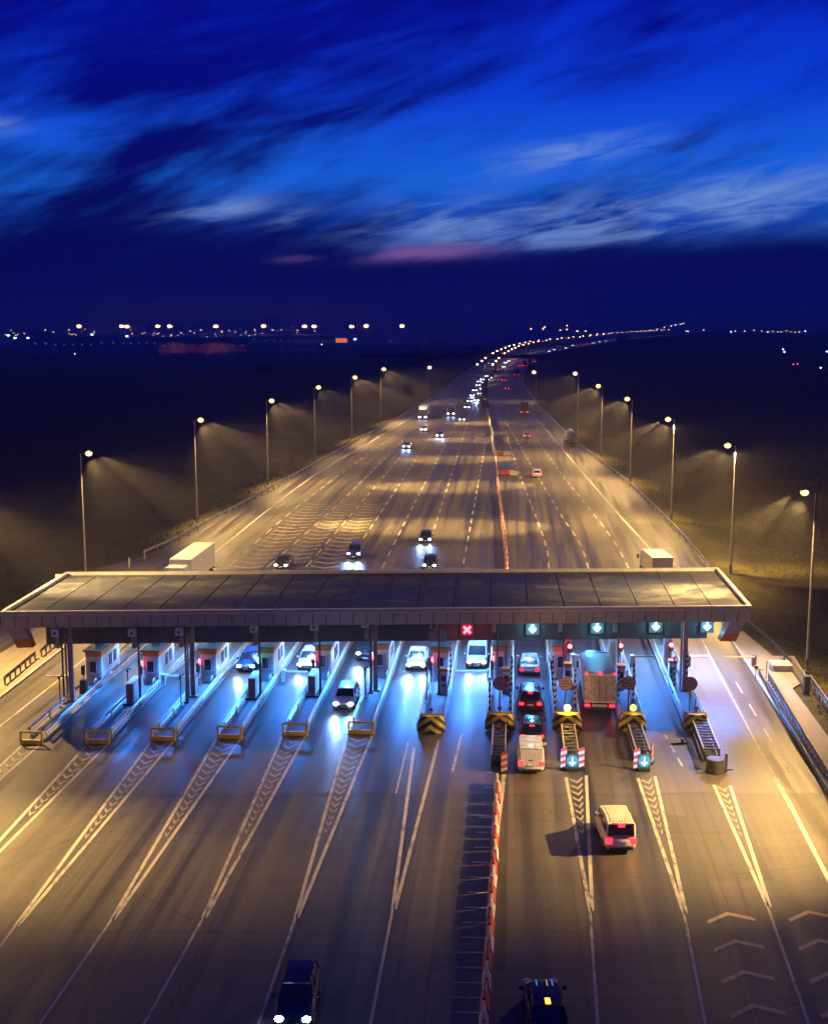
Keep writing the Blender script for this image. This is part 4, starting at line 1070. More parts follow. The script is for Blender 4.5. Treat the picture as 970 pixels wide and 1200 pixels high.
def beam_pair(parent, x, y, z, en, col=(.26, .48, 1.0)):
    en *= 2.8
    light('SPOT', 'headlight_beam', parent, (x, y, z), en, col, spot_size=R(58), spot_blend=.9, shadow_soft_size=.12, aim=(0, 1, -.08))
def make_car(style, paint, lab, cat='car', heads='on', tails='on', beams=0, brake=None, roof_mat=None, far=False, group=None, plate=True, extra=None):
    c = CAR[style]; L, W_ = c['L'], c['W']; w = W_ / 2; t = thing({'minivan': 'van'}.get(style, 'car') if cat != 'van' else 'van', lab, cat, group=group)
    h0, h1 = c['hood']; t0, t1 = c['trunk']; yf, yb = L / 2, -L / 2; cb0, cb1 = c['cab']
    st = [(yb, w * .86, .38, t0 - .18), (yb + .08, w * .93, .24, t0 - .03), (yb + .35, w * .98, .20, t1), (cb0 + .5, w, .20, t1), (0, w, .19, (t1 + h1) / 2 + .01), (cb1, w, .20, h1),
          (yf - .55, w * .97, .20, h0 + .05), (yf - .18, w * .90, .22, h0 - .06), (yf, w * .78, .32, h0 - .22)]
    MB().loft([ringpts(*s_) for s_ in st]).build('body', paint, t, smooth=38)
    zb_ = h1 - .05; r0, r1 = c['roof']; zr = c['zr']; wt = w * (.74 if style != 'minivan' else .86)
    zt_ = t1 - .05
    base = [(-w * .90, cb0, zt_), (w * .90, cb0, zt_), (w * .90, cb1, zb_), (-w * .90, cb1, zb_)]
    topq = [(-wt, r0, zr - .05), (wt, r0, zr - .05), (wt * .98, r1, zr - .05), (-wt * .98, r1, zr - .05)]
    mb = MB(); mb.add(base + topq, [(4, 5, 6, 7), (0, 1, 5, 4), (1, 2, 6, 5), (2, 3, 7, 6), (3, 0, 4, 7)]); mb.build('windows', M_glass, t, bevel=.03)
    rm = roof_mat or paint; mb = MB()
    n = 6; rings = []
    for q in range(5):
        f = q / 4; y = r0 - .04 + (r1 - r0 + .08) * f; zz = zr - .05 + .06 * math.sin(PI * (.15 + .7 * f)); ww = wt * 1.02
        rings.append([Vector((x * ww, y, z)) for x, z in ((-1, zr - .09), (-.95, zz - .01), (-.5, zz + .02), (.5, zz + .02), (.95, zz - .01), (1, zr - .09))])
    mb.loft(rings)
    mb.build('roof', rm, t, smooth=40)
    for s_ in (-1, 1):
        MB().bar((s_ * w * .885, cb1 - .03, zb_), (s_ * wt * .985, r1, zr - .06), .07, .06).build('pillar', paint, t)
        MB().bar((s_ * w * .885, cb0 + .03, zt_), (s_ * wt * .985, r0, zr - .06), .11, .07).build('pillar', paint, t)
        if not far: MB().bar((s_ * w * .905, -.25, (zt_ + zb_) / 2), (s_ * wt * 1.0, -.35, zr - .06), .07, .05).build('pillar', paint, t)
    if far: 
        wheels(t, w, (L * .31, -L * .30))
    else:
        wheels(t, w, (L * .31, -L * .30))
        for s_ in (-1, 1): MB().box((s_ * (w + .12), cb1 - .35, zb_ + .12), (.22, .14, .16)).build('mirror', paint, t, bevel=.03)
        MB().box((0, yf - .01, .42), (w * .95, .06, .16)).box((0, yf - .06, h0 - .22), (w * .7, .05, .10)).build('grille', M_black, t)
        MB().box((0, yb + .0, .33), (w * 1.5, .10, .16)).build('rear_bumper', M_black, t, bevel=.02)
        if plate:
            MB().box((0, yb - .03, .62 if style in ('sedan', 'hatch') else .7), (.5, .03, .13)).build('licence_plate', M_plate, t)
            MB().box((0, yf + .03, .40), (.5, .03, .12)).build('licence_plate', M_plate, t)
        if style in ('hatch', 'suv', 'minivan'): MB().box((0, yb + .02, h1 - .02), (w * .9, .02, .03)).build('tailgate_trim', M_black, t)
    hm = {'on': g_headfar if far else g_head, 'off': pm("headlight_off", (.6, .62, .65), .15)}[heads]
    tm = {'on': g_tailfar if far else g_tail, 'off': g_tailoff, 'brake': g_brake}[tails]
    if heads == 'on' and not far: tm = g_tailoff
    for s_ in (-1, 1):
        hs = .30 if far else .20
        hb = MB().ball((s_ * w * .70, yf - .10, h0 - .14), hs, 10, sz=.5).build('headlight', hm, t)
        if beams: beam_pair(hb, s_ * w * .70, yf + .2, h0 - .1, beams)
        MB().box((s_ * w * .76, yb + .02, t0 - .30), (.36 if not far else .42, .12, .20 if style != 'minivan' else .34)).build('taillight', tm, t, bevel=.03)
    if brake: MB().box((0, r0 - .12 if style != 'sedan' else r0 - .3, zr - .13 if style != 'sedan' else zr - .3), (.34, .05, .06)).build('brake_light', g_brake, t)
    if extra == 'glint': MB().ball((0, r0 + .5, zr + .02), .12, 8, sz=.5).build('roof_glint', g_blue, t)  # glowing ball stands in for a reflection on the roof, no lamp there
    return t, L
def place_v(t, L, px, pyy, facing, head=None, z=0.0):
    """px,pyy: the ground point under the middle of the end nearest the camera"""
    p = G(px, pyy); a = lane_dir(p) if head is None else head
    d = Vector((-math.sin(a), math.cos(a), 0)); c = p + d * L / 2
    t.location = (c.x, c.y, z); t.rotation_euler.z = a + (PI if facing == 'in' else 0)
white, silver, dark, blue, burg, black = (carpaint(n, c) for n, c in (("white", (.75, .76, .77)), ("silver", (.42, .44, .46)), ("dark", (.025, .028, .035)), ("blue", (.02, .06, .22)), ("burgundy", (.12, .02, .03)), ("black", (.012, .012, .014))))
ADK = PLZ
# --- toll plaza and below it
v, L = make_car('hatch', white, "white hatchback leaving the toll lane with its headlights on", beams=500); place_v(v, L, 402, 834, 'in', PLZ)
v, L = make_car('sedan', white, "glaring white sedan stopped beside the seventh island", beams=650); place_v(v, L, 487, 787, 'in', PLZ)
v, L = make_car('minivan', silver, "silver van waiting behind a boom in the closed lane", 'van', beams=420); place_v(v, L, 558, 785, 'in', PLZ)
v, L = make_car('suv', dark, "dark car with bright headlights under the sixth island camera mast", beams=450); place_v(v, L, 428, 776, 'in', PLZ)
v, L = make_car('hatch', white, "white car glaring behind a lowered boom left of centre", beams=450); place_v(v, L, 359, 787, 'in', PLZ)
v, L = make_car('hatch', blue, "dark blue car with headlights between the third and fourth booths", beams=400); place_v(v, L, 288, 789, 'in', PLZ)
v, L = make_car('sedan', silver, "silver sedan driving away through the open lane", tails='on', heads='off'); place_v(v, L, 620, 793, 'out', PLZ)
v, L = make_car('suv', burg, "dark red car braking second in the queue", tails='brake', heads='off', brake=True, extra='glint'); place_v(v, L, 621, 836, 'out', PLZ)
v, L = make_car('hatch', black, "black car braking just ahead of the white van", tails='brake', heads='off', brake=True, extra='glint'); place_v(v, L, 623, 873, 'out', PLZ)
# white small van
v, L = make_car('minivan', white, "white van with round topped rear door at the end of the queue", 'van', tails='brake', heads='off', extra='glint'); place_v(v, L, 622, 908, 'out', PLZ + .02)
MB().box((0, -L / 2 + .0, 1.2), (1.5, .05, 1.15)).build('rear_door', M_cream if False else white, v, bevel=.05)
MB().box((0, -L / 2 - .04, 1.05), (.22, .03, .06)).build('door_handle', M_black, v)
# cream van with ribbed roof
v, L = make_car('minivan', M_cream, "cream van with a ribbed roof and glowing rear lights", 'van', tails='brake', heads='off', roof_mat=M_cream); place_v(v, L, 727, 1001, 'out', math.atan2(.02, 1))
mb = MB()
for q in range(9): mb.box((-.68 + q * .17, -.75, 1.893), (.035, 2.4, .016))
mb.build('roof_rib', M_cream, v); MB().box((0, -L / 2 - .0, 1.78), (.36, .10, .22)).build('brake_light', g_brake, v)
# two half seen dark cars at the bottom
v, L = make_car('hatch', carpaint('navy', (.008, .012, .04)), "dark blue car entering at the bottom edge with blazing headlights", beams=700); place_v(v, L, 343, 1211, 'in', math.atan2(-.03, 1))
v, L = make_car('hatch', black, "black car at the bottom edge with lit rear bars", tails='brake', heads='off'); place_v(v, L, 643, 1222, 'out', 0.0)
MB().box((0, -1.25, 1.50), (.22, .42, .04)).build('brake_light', glow("orange_brake", (1, .25, .02), 8), v)
for x, c_ in ((-.34, 0), (.12, 1), (.36, 0)): MB().box((x, .25, 1.49), (.05, .5, .03)).build('roof_light_bar', [glow("blue_bar", (.02, .35, 1), .8), glow("tan_bar", (1, .5, .2), .6)][c_], v)
# box truck
def wheel_set(t, xs, ys, r=.48):
    for sx in (-1, 1):
        for yy in ys:
            w = MB().tube((sx * (xs - .32), yy, r), (sx * xs, yy, r), r, n=18).build('wheel', M_rubber, t); MB().tube((sx * (xs - .01), yy, r), (sx * (xs + .02), yy, r), r * .55, n=12).build('rim', M_rim, w)
def box_truck(lab, box_mat, cab_mat, L=8.2, Hh=3.45, heads='off', tails='on', doors=True, beams=0, toplights=False, far=False, deflector=True, Lc=1.9):
    t = thing('truck', lab, 'truck'); w = 1.23; yb = -L / 2; yf = L / 2
    MB().box((0, (yb + yf - Lc - .25) / 2 + 0, (1.05 + Hh) / 2), (2.46, L - Lc - .25, Hh - 1.05)).build('cargo_box', box_mat, t, bevel=.05)
    MB().box((0, -.2, .8), (.9, L - .6, .28)).box((0, yb + .15, .62), (2.3, .12, .22)).build('chassis', M_dsteel, t)
    r = [Vector(p) for p in ((-1.12, 0, .5), (1.12, 0, .5), (1.12, 0, 2.2), (.95, 0, 2.75), (-.95, 0, 2.75), (-1.12, 0, 2.2))]
    MB().loft([[p + Vector((0, yf - Lc, 0)) for p in r], [p + Vector((0, yf - .35, 0)) for p in r], [Vector((p.x * .96, yf, min(p.z, 1.5) if p.z > 1 else p.z)) for p in r]]).build('cab', cab_mat, t, smooth=30)
    MB().add([(-.98, yf + .0, 1.52), (.98, yf + .0, 1.52), (.86, yf - .30, 2.5), (-.86, yf - .30, 2.5), (-.98, yf - .06, 1.48), (.98, yf - .06, 1.48), (.86, yf - .40, 2.5), (-.86, yf - .40, 2.5)], [(0, 1, 2, 3), (7, 6, 5, 4), (0, 3, 7, 4), (1, 5, 6, 2), (3, 2, 6, 7), (0, 4, 5, 1)]).build('windscreen', M_glass, t)
    if deflector: MB().add([(-.95, yf - Lc, 2.7), (.95, yf - Lc, 2.7), (.8, yf - .6, 2.75), (-.8, yf - .6, 2.75), (-.95, yf - Lc, Hh), (.95, yf - Lc, Hh), (.8, yf - 1.2, Hh - .1), (-.8, yf - 1.2, Hh - .1)],
                           [(3, 2, 1, 0), (4, 5, 6, 7), (0, 1, 5, 4), (1, 2, 6, 5), (2, 3, 7, 6), (3, 0, 4, 7)]).build('wind_deflector', pm("deflector_blue", (.05, .22, .32), .35), t)
    wheel_set(t, 1.2, (yf - 1.2, yb + 1.6) if L < 9.5 else (yf - 1.2, yb + 1.3, yb + 2.5))
    for s_ in (-1, 1): MB().box((s_ * 1.36, yf - .3, 1.9), (.18, .12, .55)).build('mirror', M_black, t)
    if doors:
        dm = pm("truck_door_grey", (.46, .43, .42), .55, .1, var=.25, scale=2.5)
        for s_ in (-1, 1):
            d = MB().box((s_ * .58, yb - .02, (1.15 + Hh - .15) / 2 + .02), (1.13, .05, Hh - 1.4)).build('rear_door', dm, t, bevel=.01)
            for zz in (1.5, 2.2, 2.9): MB().box((s_ * 1.12, yb - .06, zz), (.10, .04, .10)).build('hinge', M_dsteel, d)
            for xx in (.10, .42): MB().tube((s_ * xx, yb - .07, 1.2), (s_ * xx, yb - .07, Hh - .3), .02, n=6).build('lock_rod', M_steel, d)
        MB().box((0, yb - .02, Hh - .08), (2.4, .06, .14)).build('rear_frame', box_mat, t)
    tm = g_brake if tails == 'brake' else (g_tailfar if far else g_tail)
    for s_ in (-1, 1):
        MB().box((s_ * .95, yb - .03, .85), (.42, .08, .17)).build('taillight', tm, t)
        hb = MB().ball((s_ * .85, yf + .02, .85), .2 if not far else .34, 10, sz=.6).build('headlight', (g_headfar if far else g_head) if heads == 'on' else M_glass, t)
        if beams: beam_pair(hb, s_ * .85, yf + .3, .9, beams)
    MB().box((0, yb - .03, .85), (1.15, .04, .2)).build('licence_plate', M_plate, t)
    if toplights:
        for x in (-1.1, 0, 1.1): MB().ball((x, yb - .06, Hh + .02), .09 if x else .13, 8).build('marker_light', g_brake, t)
    return t, L
v, L = box_truck("grey door box truck braking in the toll lane", M_white, white, tails='brake', toplights=True); place_v(v, L, 702, 839, 'out', PLZ)
# white semitrailer parked above the canopy on the left
def semi(lab, L=13.5, heads='off', beams=0, far=False, lit=False):
    t = thing('truck', lab, 'truck'); tl = L - 2.9; yb = -L / 2; yf = L / 2; Hh = 3.95
    MB().box((0, yb + tl / 2, (1.2 + Hh) / 2), (2.5, tl, Hh - 1.2)).build('trailer', pm("trailer_cream", (.68, .65, .56), .5, var=.08), t, bevel=.05)
    MB().box((0, yb + tl / 2 + .5, 1.0), (1.0, L - 1.5, .3)).build('chassis', M_dsteel, t)
    r = [Vector(p) for p in ((-1.2, 0, .5), (1.2, 0, .5), (1.2, 0, 3.0), (1.05, 0, 3.45), (-1.05, 0, 3.45), (-1.2, 0, 3.0))]
    MB().loft([[p + Vector((0, yf - 2.2, 0)) for p in r], [p + Vector((0, yf - .35, 0)) for p in r], [Vector((p.x * .97, yf, min(p.z, 1.7) if p.z > 1 else p.z)) for p in r]]).build('cab', white if not far else dark, t, smooth=30)
    MB().add([(-1.05, yf + .01, 1.72), (1.05, yf + .01, 1.72), (.95, yf - .30, 2.8), (-.95, yf - .30, 2.8), (-1.05, yf - .08, 1.7), (1.05, yf - .08, 1.7), (.95, yf - .4, 2.8), (-.95, yf - .4, 2.8)], [(0, 1, 2, 3), (7, 6, 5, 4), (0, 3, 7, 4), (1, 5, 6, 2), (3, 2, 6, 7), (0, 4, 5, 1)]).build('windscreen', M_glass, t)
    wheel_set(t, 1.22, (yf - 1.3, yb + 1.3, yb + 2.6, yb + 3.9))
    for s_ in (-1, 1):
        hb = MB().ball((s_ * .9, yf + .02, .85), .36 if far else .2, 10, sz=.6).build('headlight', g_headfar if heads == 'on' else M_glass, t)
        if beams: beam_pair(hb, s_ * .85, yf + .3, .9, beams)
        MB().box((s_ * 1.0, yb - .03, .9), (.4, .08, .16)).build('taillight', g_tailoff, t)
        MB().box((s_ * 1.38, yf - .3, 2.2), (.18, .12, .6)).build('mirror', M_black, t)
    if lit: MB().box((0, yf - .25, 3.35), (1.9, .1, .14)).build('roof_light_bar', glow("truck_marker_bar", (.5, .65, 1), 14, False), t)
    return t, L
v, L = semi("long cream semitrailer rolling up to the left side of the canopy"); v.location = (-25.9, 140.5, 0); v.rotation_euler.z = PI - .09
v, L = box_truck("small pale truck just beyond the right end of the canopy", M_cream, white, L=7.4, Hh=3.1, doors=False, deflector=False); v.location = (28.9, 145.6, 0); v.rotation_euler.z = .04
# --- beyond the canopy
for st, pt, lab, px, pyy, bm_en in (('sedan', dark, "dark car with white headlights nearest the long semitrailer", 329, 668, 350), ('suv', blue, "blue car with a bright blue light pool beyond the canopy", 414, 656, 700),
                                 ('sedan', dark, "dark car right behind the one closest to the canopy", 498, 637, 450), ('sedan', black, "dark car closest to the canopy on the right lane line", 503, 668, 350)):
    v, L = make_car(st, pt, lab, beams=bm_en); place_v(v, L, px, pyy, 'in')
for st, pt, lab, px, pyy in (('sedan', silver, "silver car with headlights on the far left lanes", 476, 526), ('sedan', blue, "small blue car with headlights just right of the silver one", 515, 513), ('hatch', white, "small white car lit side on behind the blue one", 496, 506), ('hatch', dark, "dark car at the tail of the headlight queue", 541, 494)):
    v, L = make_car(st, pt, lab, far=True, beams=250 if st != 'hatch' else 0); place_v(v, L, px, pyy, 'in')
v, L = semi("far truck with two bright headlights and a lit roof bar", heads='on', beams=300, far=True, lit=True); place_v(v, L, 495, 492, 'in')
v, L = box_truck("dark far truck with headlights left of the queue", dark, dark, heads='on', far=True, doors=False, beams=300); place_v(v, L, 528, 488, 'in')
for st, pt, lab, px, pyy in (('hatch', white, "white car driving away nearest beyond the median gap", 629, 560), ('sedan', silver, "silver car driving away with red lights farther up", 617.5, 514)):
    v, L = make_car(st, pt, lab, heads='off', tails='on', far=True, beams=0); place_v(v, L, px, pyy, 'out')
v, L = box_truck("far truck with a pale roof and dark rear driving away", pm("dark_maroon_tarp", (.06, .035, .035), .7), dark, L=9, Hh=3.9, tails='on', far=True, doors=False); place_v(v, L, 614, 486, 'out')
MB().box((0, -.5, 3.93), (2.3, 6.2, .06)).build('roof_sheet', M_cream, v)
# tanker on the right shoulder
t = thing('truck', 'pale tank truck standing on the right hard shoulder', 'truck'); L = 9.0
MB().loft([[Vector((math.cos(a) * 1.2 * k_, y, 2.2 + math.sin(a) * 1.05 * k_)) for a in [2 * PI * q / 16 for q in range(16)]] for y, k_ in ((-4.5, .75), (-4.3, .97), (-3.9, 1), (1.6, 1), (2.0, .97), (2.2, .75))]).build('tank', pm("tank_grey", (.34, .34, .32), .4, .2), t, smooth=40)
MB().box((0, -.8, .95), (1.8, 7.4, .35)).build('chassis', M_dsteel, t); MB().box((0, 3.5, 1.6), (2.2, 1.9, 2.2), taper=.9).build('cab', white, t, bevel=.1)
MB().box((0, -.8, 3.3), (.7, 4.5, .1)).build('walkway', M_steel, t); wheel_set(t, 1.2, (3.2, -2.2, -3.4))
place_v(t, L, 670, 521, 'out')
# the headlight queue and the far tail lights: copies of one car each, re-labelled
qi, L = make_car('sedan', silver, "car in the bright blue white headlight queue", far=True, group='cars in the far headlight queue'); place_v(qi, L, 547, 479, 'in')
bq = None
for j, (px, pyy) in enumerate(((550, 472), (553, 465), (556, 459), (562, 463), (558, 471), (560, 453), (564.5, 457), (567, 450), (571, 446.5), (565, 446), (570, 442), (574, 444), (561, 448.5), (592, 426), (596, 424), (590, 431))):
    c = copy_tree(qi); c['label'] = "car in the bright blue white headlight queue"; place_v(c, L, px, pyy, 'in')
    if j in (1, 4, 8): light('SPOT', 'headlight_beam', c, (0, L / 2 + .3, .7), 2200, (.45, .6, 1), spot_size=R(80), spot_blend=.9, shadow_soft_size=.4, aim=(0, 1, -.14))
fq, L2 = make_car('hatch', dark, "dark car with red tail lights far up the right carriageway", heads='off', tails='on', far=True, group='far cars driving away'); place_v(fq, L2, 594, 457, 'out')
for px, pyy in ((590, 447), (613, 428), (617, 426), (626, 425), (608, 430), (631, 420), (636, 418.5), (676, 405.5), (683, 405), (688, 403.5), (697, 402.5)):
    c = copy_tree(fq); c['label'] = "dark car with red tail lights far up the right carriageway"; place_v(c, L2, px, pyy, 'out')
tk, L3 = box_truck("dark truck silhouette far up the right carriageway", dark, dark, L=9, Hh=3.8, far=True, doors=False, deflector=False); place_v(tk, L3, 605, 441, 'out')
tk['group'] = 'far dark trucks'
c = copy_tree(tk); c['label'] = "dark truck under the far overpass"; place_v(c, L3, 615, 430, 'out')
for px, pyy in ((643, 412.5), (649, 410.5), (663, 408.5), (671, 405.5), (695, 402.5), (702, 401), (710, 400), (600, 419)):
    c = copy_tree(qi); c['label'] = "distant car with headlights beyond the overpass"; c['group'] = 'cars beyond the overpass'; place_v(c, L, px, pyy, 'in')

# ================================================================== SMALL ROADSIDE THINGS
p = Vector((G(813, 611).x, 186, 0)); t = thing('marker_post', 'thin pole with a cross arm in the lit dry grass', 'pole', (p.x, p.y, terr(p.x, p.y)))
MB().tube((0, 0, 0), (0, 0, 4.2), .07).bar((-.5, 0, 3.7), (.5, 0, 3.7), .08, .1).build('pole', M_dsteel, t)
for j, (px, pyy) in enumerate(((170, 655), (152, 665))):
    p = G(px, pyy); t = thing('marker_post', ['short white marker post on the left bank, farther one', 'short white marker post on the left bank, nearer one'][j], 'marker post', (p.x, p.y, terr(p.x, p.y)))
    MB().box((0, 0, .6), (.14, .1, 1.4)).build('post', M_wplast, t)
# grass tufts on the right verge and around the mound
mb = MB(); rr = random.Random(5)
def tuft(x, y, s_):
    z = terr(x, y)
    for _ in range(5):
        a = rr.uniform(0, 2 * PI); h_ = s_ * rr.uniform(.5, 1.2); w_ = .04; lx, ly = math.cos(a) * h_ * .5, math.sin(a) * h_ * .5
        mb.add([(x - w_, y, z - .02), (x + w_, y, z - .02), (x + lx, y + ly, z + h_)], [(0, 1, 2)])
for _ in range(2600): 
    x = rr.uniform(42, 95); y = rr.uniform(150, 290); tuft(x, y, rr.uniform(.15, .5))
for _ in range(1500):
    y = rr.uniform(60, 116); x = xr(y) + rr.uniform(3.5, 14); 
    q = 0
    tuft(x, y, rr.uniform(.08, .25))
for _ in range(1500):
    y = rr.uniform(150, 420); tuft(xl(y) - rr.uniform(1, 10), y, rr.uniform(.2, .6))
tag(mb.build('dry_grass', pm("dry_grass_blade", (.075, .062, .026), .9, var=.4, scale=.3)), "dry grass tufts on the verges", 'grass', kind='stuff')

# ================================================================== DISTANT TOWN
g_w = glow("mast_warm", (1, .54, .2), 16, False); g_b = glow("mast_white_blue", (.30, .62, 1.0), 14, False); g_p = glow("small_warm", (1, .55, .22), 12, False); g_c = glow("small_white", (.7, .8, 1), 9, False); g_rr = glow("small_red", (1, .05, .15), 6, False)
protos = {}
def far_lamp(px, pyy, Y, mat, size, label, group, gz=None):
    p = P(px, pyy, Y); gz = terr(p.x, Y) if gz is None else gz; key = (mat.name, size)
    hgt = max(p.z - gz, 3.0)
    if key not in protos:
        t = thing('light_mast', label, 'light mast', (0, 0, 0), 0, group)
        MB().tube((0, 0, -60), (0, 0, -.2), .35, .2, 5).build('pole', M_dsteel, t)
        MB().ball((0, 0, 0), size, 8, sz=.6).build('lamp_cluster', mat, t); protos[key] = t
    else: t = copy_tree(protos[key])
    t['label'] = label; t['group'] = group; t.location = (p.x, Y, p.z)
    return t
rd = random.Random(11)
for j, px in enumerate((93, 143, 149, 185, 199, 253, 309, 357, 368, 412, 429, 471)):
    far_lamp(px, 382.4 + rd.uniform(-.4, .4), 2600, g_w, 5.2, f"bright warm mast light on the left horizon, {(ordn + ['twelfth'])[j]} from the left", 'bright warm masts on the left horizon')
for px, pyy in ((10, 393), (18, 396), (33, 396), (53, 393.5), (108, 392), (149, 394), (287, 397), (416, 397.5)):
    far_lamp(px, pyy, 2300, g_b, 2.8, "blue white yard light low on the left horizon", 'blue white yard lights on the left')
for _ in range(46):
    px = rd.choice((rd.uniform(5, 130), rd.uniform(150, 300), rd.uniform(260, 380))); far_lamp(px, rd.uniform(386, 393), 3000, g_p, 1.3, "tiny warm lamp in the town on the left horizon", 'tiny warm town lamps')
for _ in range(26): far_lamp(rd.uniform(100, 385), rd.uniform(391.5, 394.5), 3000, g_c, 1.0, "tiny white lamp in the town on the left horizon", 'tiny white town lamps')
for px, pyy in ((88, 415), (377, 403.5), (457, 400)): far_lamp(px, pyy, 1500, g_c if px < 400 else g_rr, .7, {88: "single white light in the dark left field", 377: "lone white light below the left town", 457: "single red light right of the left town"}[px], 'lone field lights')
for px, pyy in ((622, 385.5), (636, 385), (638, 383.5), (656, 387), (664, 386), (664, 381.5), (676, 388), (686, 388)): far_lamp(px, pyy, 2600, g_p, 1.7, "small warm mast light above the far motorway bend", 'mast lights above the bend')
for px, pyy in ((762, 387), (770, 385.5), (778, 383.5), (786, 381.8), (791, 380.8), (797, 379.8), (800, 378.9), (806, 388.5)): far_lamp(px, pyy, 2400, g_c, 1.2, "pale light on the slope right of the motorway bend", 'lights climbing the right slope', 0)
for px in (832, 844, 856, 899, 943): far_lamp(px, 389 - (px == 943), 2600, g_b, 1.8, "blue white light on the right horizon", 'blue white lights on the right horizon')
for px, pyy in ((804, 388), (824, 387), (861, 388), (872, 388), (883, 387), (892, 388), (905, 388), (911, 389), (915, 389), (921, 387.5), (926, 389), (931, 389.5), (936, 389)): far_lamp(px, pyy, 2700, g_p, 1.3, "small warm light on the right horizon", 'warm lights on the right horizon')
for px, pyy, m_, lb in ((917, 409.5, g_c, "upper white light on the dark right hill"), (918.5, 412.5, g_c, "second white light on the dark right hill"), (929, 427, g_rr, "left red light low on the right hill"), (934, 426.5, g_rr, "right red light low on the right hill"), (961, 431, g_c, "white light low at the right edge"), (968, 412, g_b, "blue light at the right edge of the hill")):
    far_lamp(px, pyy, 700, m_, .45 if m_ is not g_b else .5, lb, 'lights on the dark right hill')
# warehouses
def shed(px0, px1, pyt, pyb, Y, mat, lab, roofk=0, lit=None):
    a, b = P(px0, pyb, Y), P(px1, pyb, Y); top = P(px0, pyt, Y).z; z0 = min(a.z, terr(a.x, Y)) - 1; W_ = b.x - a.x; dp = min(60, W_ * .6)
    t = thing('warehouse', lab, 'building', ((a.x + b.x) / 2, Y, z0)); hh = top - z0
    MB().box((0, dp / 2, hh / 2), (W_, dp, hh)).build('wall', mat, t)
    mb = MB(); mb.add([(-W_ / 2 - 1, -1, hh), (W_ / 2 + 1, -1, hh), (W_ / 2 + 1, dp / 2, hh + 2 + roofk), (-W_ / 2 - 1, dp / 2, hh + 2 + roofk), (W_ / 2 + 1, dp + 1, hh), (-W_ / 2 - 1, dp + 1, hh)], [(0, 1, 2, 3), (3, 2, 4, 5), (0, 3, 5), (1, 4, 2)])
    mb.build('roof', pm("shed_roof", (.12, .12, .13), .6), t)
    nb = max(2, int(W_ / 14)); 
    for q in range(nb):
        if nb > 12 and q % 2: continue
        x = -W_ / 2 + W_ * (q + .5) / nb
        MB().box((x, -.15, hh * .62), (W_ / nb * .22, .2, hh * .09)).build('window', lit or M_glass, t)
    return t
dimw = glow("lit_windows_dim", (.45, .55, 1), .2, False); dimr = glow("lit_windows_warm", (1, .45, .3), .12, False)
shed(112, 140, 392, 397, 2000, pm("shed_cream", (.5, .42, .35), .7), "low pale warehouse under the first bright masts", 0, dimr)
sw = shed(186, 290, 397, 405, 1800, pm("shed_brick", (.32, .12, .12), .7), "long reddish warehouse on the left horizon", 0, dimr)
light('SPOT', 'yard_light', sw, (20, -25, 14), 9000, (1, .4, .35), shadow_soft_size=2, spot_size=R(150), aim=(0, .6, -1)); light('SPOT', 'yard_light', sw, (-40, -25, 14), 7000, (1, .45, .35), shadow_soft_size=2, spot_size=R(150), aim=(0, .6, -1))
shed(36, 60, 393, 403, 1900, pm("shed_blue", (.10, .22, .4), .7), "pale blue warehouse near the left edge", 3, dimw)
shed(60, 112, 396, 402, 2050, pm("shed_navy", (.05, .09, .2), .7), "dark long shed between the pale and blue warehouses", 0, dimw)
shed(140, 186, 395, 400, 2300, MATS["shed_navy"], "dark flat shed left of the reddish warehouse", 0, dimw)
shed(300, 392, 393, 397.5, 2600, MATS["shed_navy"], "long low shed with white lit windows", 0, dimw)
shed(500, 523, 399, 402, 2300, MATS["shed_navy"], "small shed on the horizon left of the motorway", 0, dimw)
p = P(400, 399, 2000); t = thing('billboard', 'glowing orange sign board on the left horizon', 'billboard', (p.x, 2000, terr(p.x, 2000))); zz = p.z - terr(p.x, 2000)
MB().box((0, 0, zz), (18, 1.0, 7)).build('panel', glow("orange_board", (1, .22, .06), 1.6, False), t); MB().box((-6, .6, zz / 2), (.8, .8, zz)).build('leg', M_dsteel, t); MB().box((6, .6, zz / 2), (.8, .8, zz)).build('leg', M_dsteel, t)
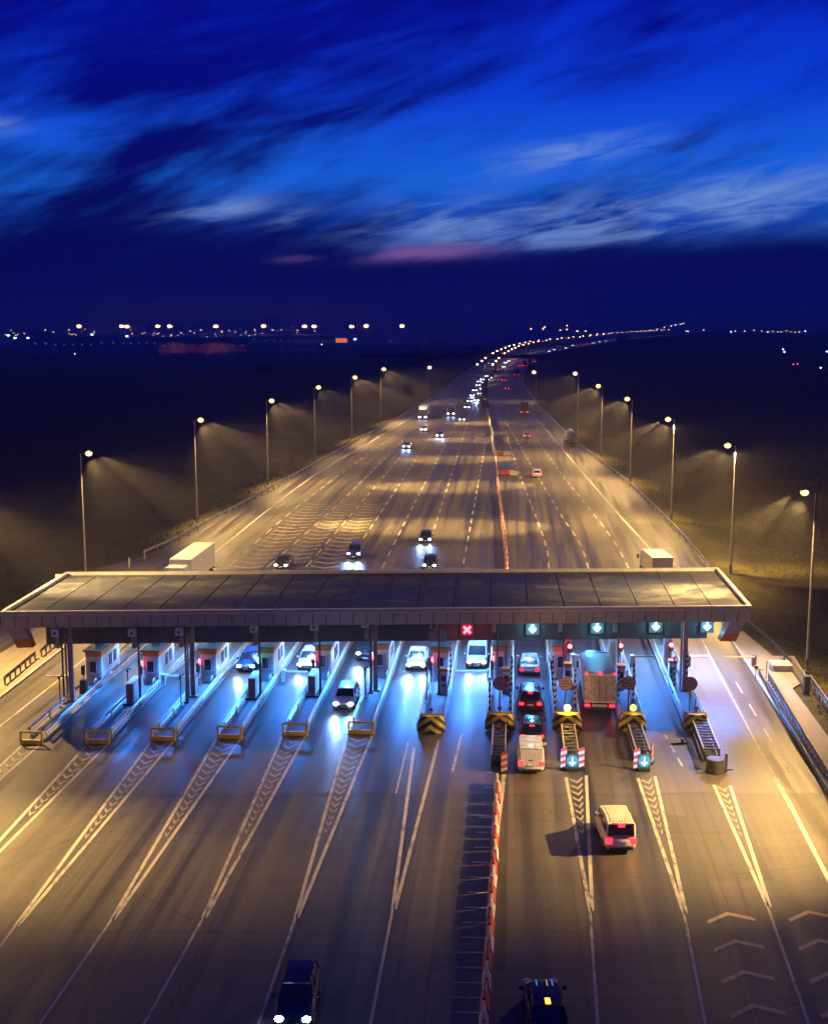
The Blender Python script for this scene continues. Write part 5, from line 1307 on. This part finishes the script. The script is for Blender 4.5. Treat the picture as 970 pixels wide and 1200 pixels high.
# far trees (treelines read as a mass)
mb = MB(); rr = random.Random(9)
def bushline(px0, px1, Y, n, hmax, z=None):
    for _ in range(n):
        px = rr.uniform(px0, px1); yy = Y * rr.uniform(.93, 1.07); x = (px - CX) / F * yy; zt = terr(x, yy); s_ = rr.uniform(.4, 1) * hmax
        for _2 in range(7):
            cx_, cy_, cz_ = x + rr.gauss(0, s_ * .5), yy + rr.gauss(0, s_ * .4), zt + s_ * rr.uniform(.2, 1); r_ = s_ * rr.uniform(.2, .45); a = rr.uniform(0, 6.28)
            mb.add([(cx_ - r_, cy_, cz_ - r_ * .6), (cx_ + r_, cy_ + r_ * math.sin(a), cz_ - r_ * .3), (cx_ + r_ * math.cos(a) * .4, cy_, cz_ + r_)], [(0, 1, 2)])
bushline(-20, 560, 1700, 500, 6); bushline(-20, 500, 2500, 400, 8); bushline(720, 990, 1500, 400, 5); bushline(300, 520, 900, 120, 3)
tag(mb.build('treeline', pm("treeline_leaf", (.02, .026, .014), .9, var=.4, scale=.02)), 'dark distant treelines along the fields', 'trees', kind='stuff')
# low far ridge closing the horizon
mb = MB(); prev = None
for j in range(81):
    x = -7000 + j * 175; h_ = -60 + 45 * (1 - abs(j - 58) / 60) + 10 * math.sin(j * .7) + 6 * math.sin(j * 1.9) + (35 * sm((x - 500) / 2500))
    cur = ((x, 7600, -200), (x, 8200, h_), (x, 9500, -200))
    if prev: mb.quad(prev[0], cur[0], cur[1], prev[1]); mb.quad(prev[1], cur[1], cur[2], prev[2])
    prev = cur
tag(mb.build('far_ridge', pm("ridge_soil", (.04, .04, .03), .9)), kind='structure')

# ================================================================== HAZE
m = bpy.data.materials.new("haze_air"); m.use_nodes = True; m.node_tree.nodes.clear(); k = NT(m.node_tree)
vol = k.new('ShaderNodeVolumePrincipled'); vol.inputs['Color'].default_value = (.85, .85, .9, 1); vol.inputs['Density'].default_value = .00045; vol.inputs['Anisotropy'].default_value = .25
out = k.new('ShaderNodeOutputMaterial'); k.l.new(vol.outputs[0], out.inputs['Volume'])
MB().box((0, 4700, -70), (14500, 9800, 320)).build('haze', m)
tag(bpy.data.objects['haze'], 'thin night haze over the plaza and fields', 'haze', kind='stuff')
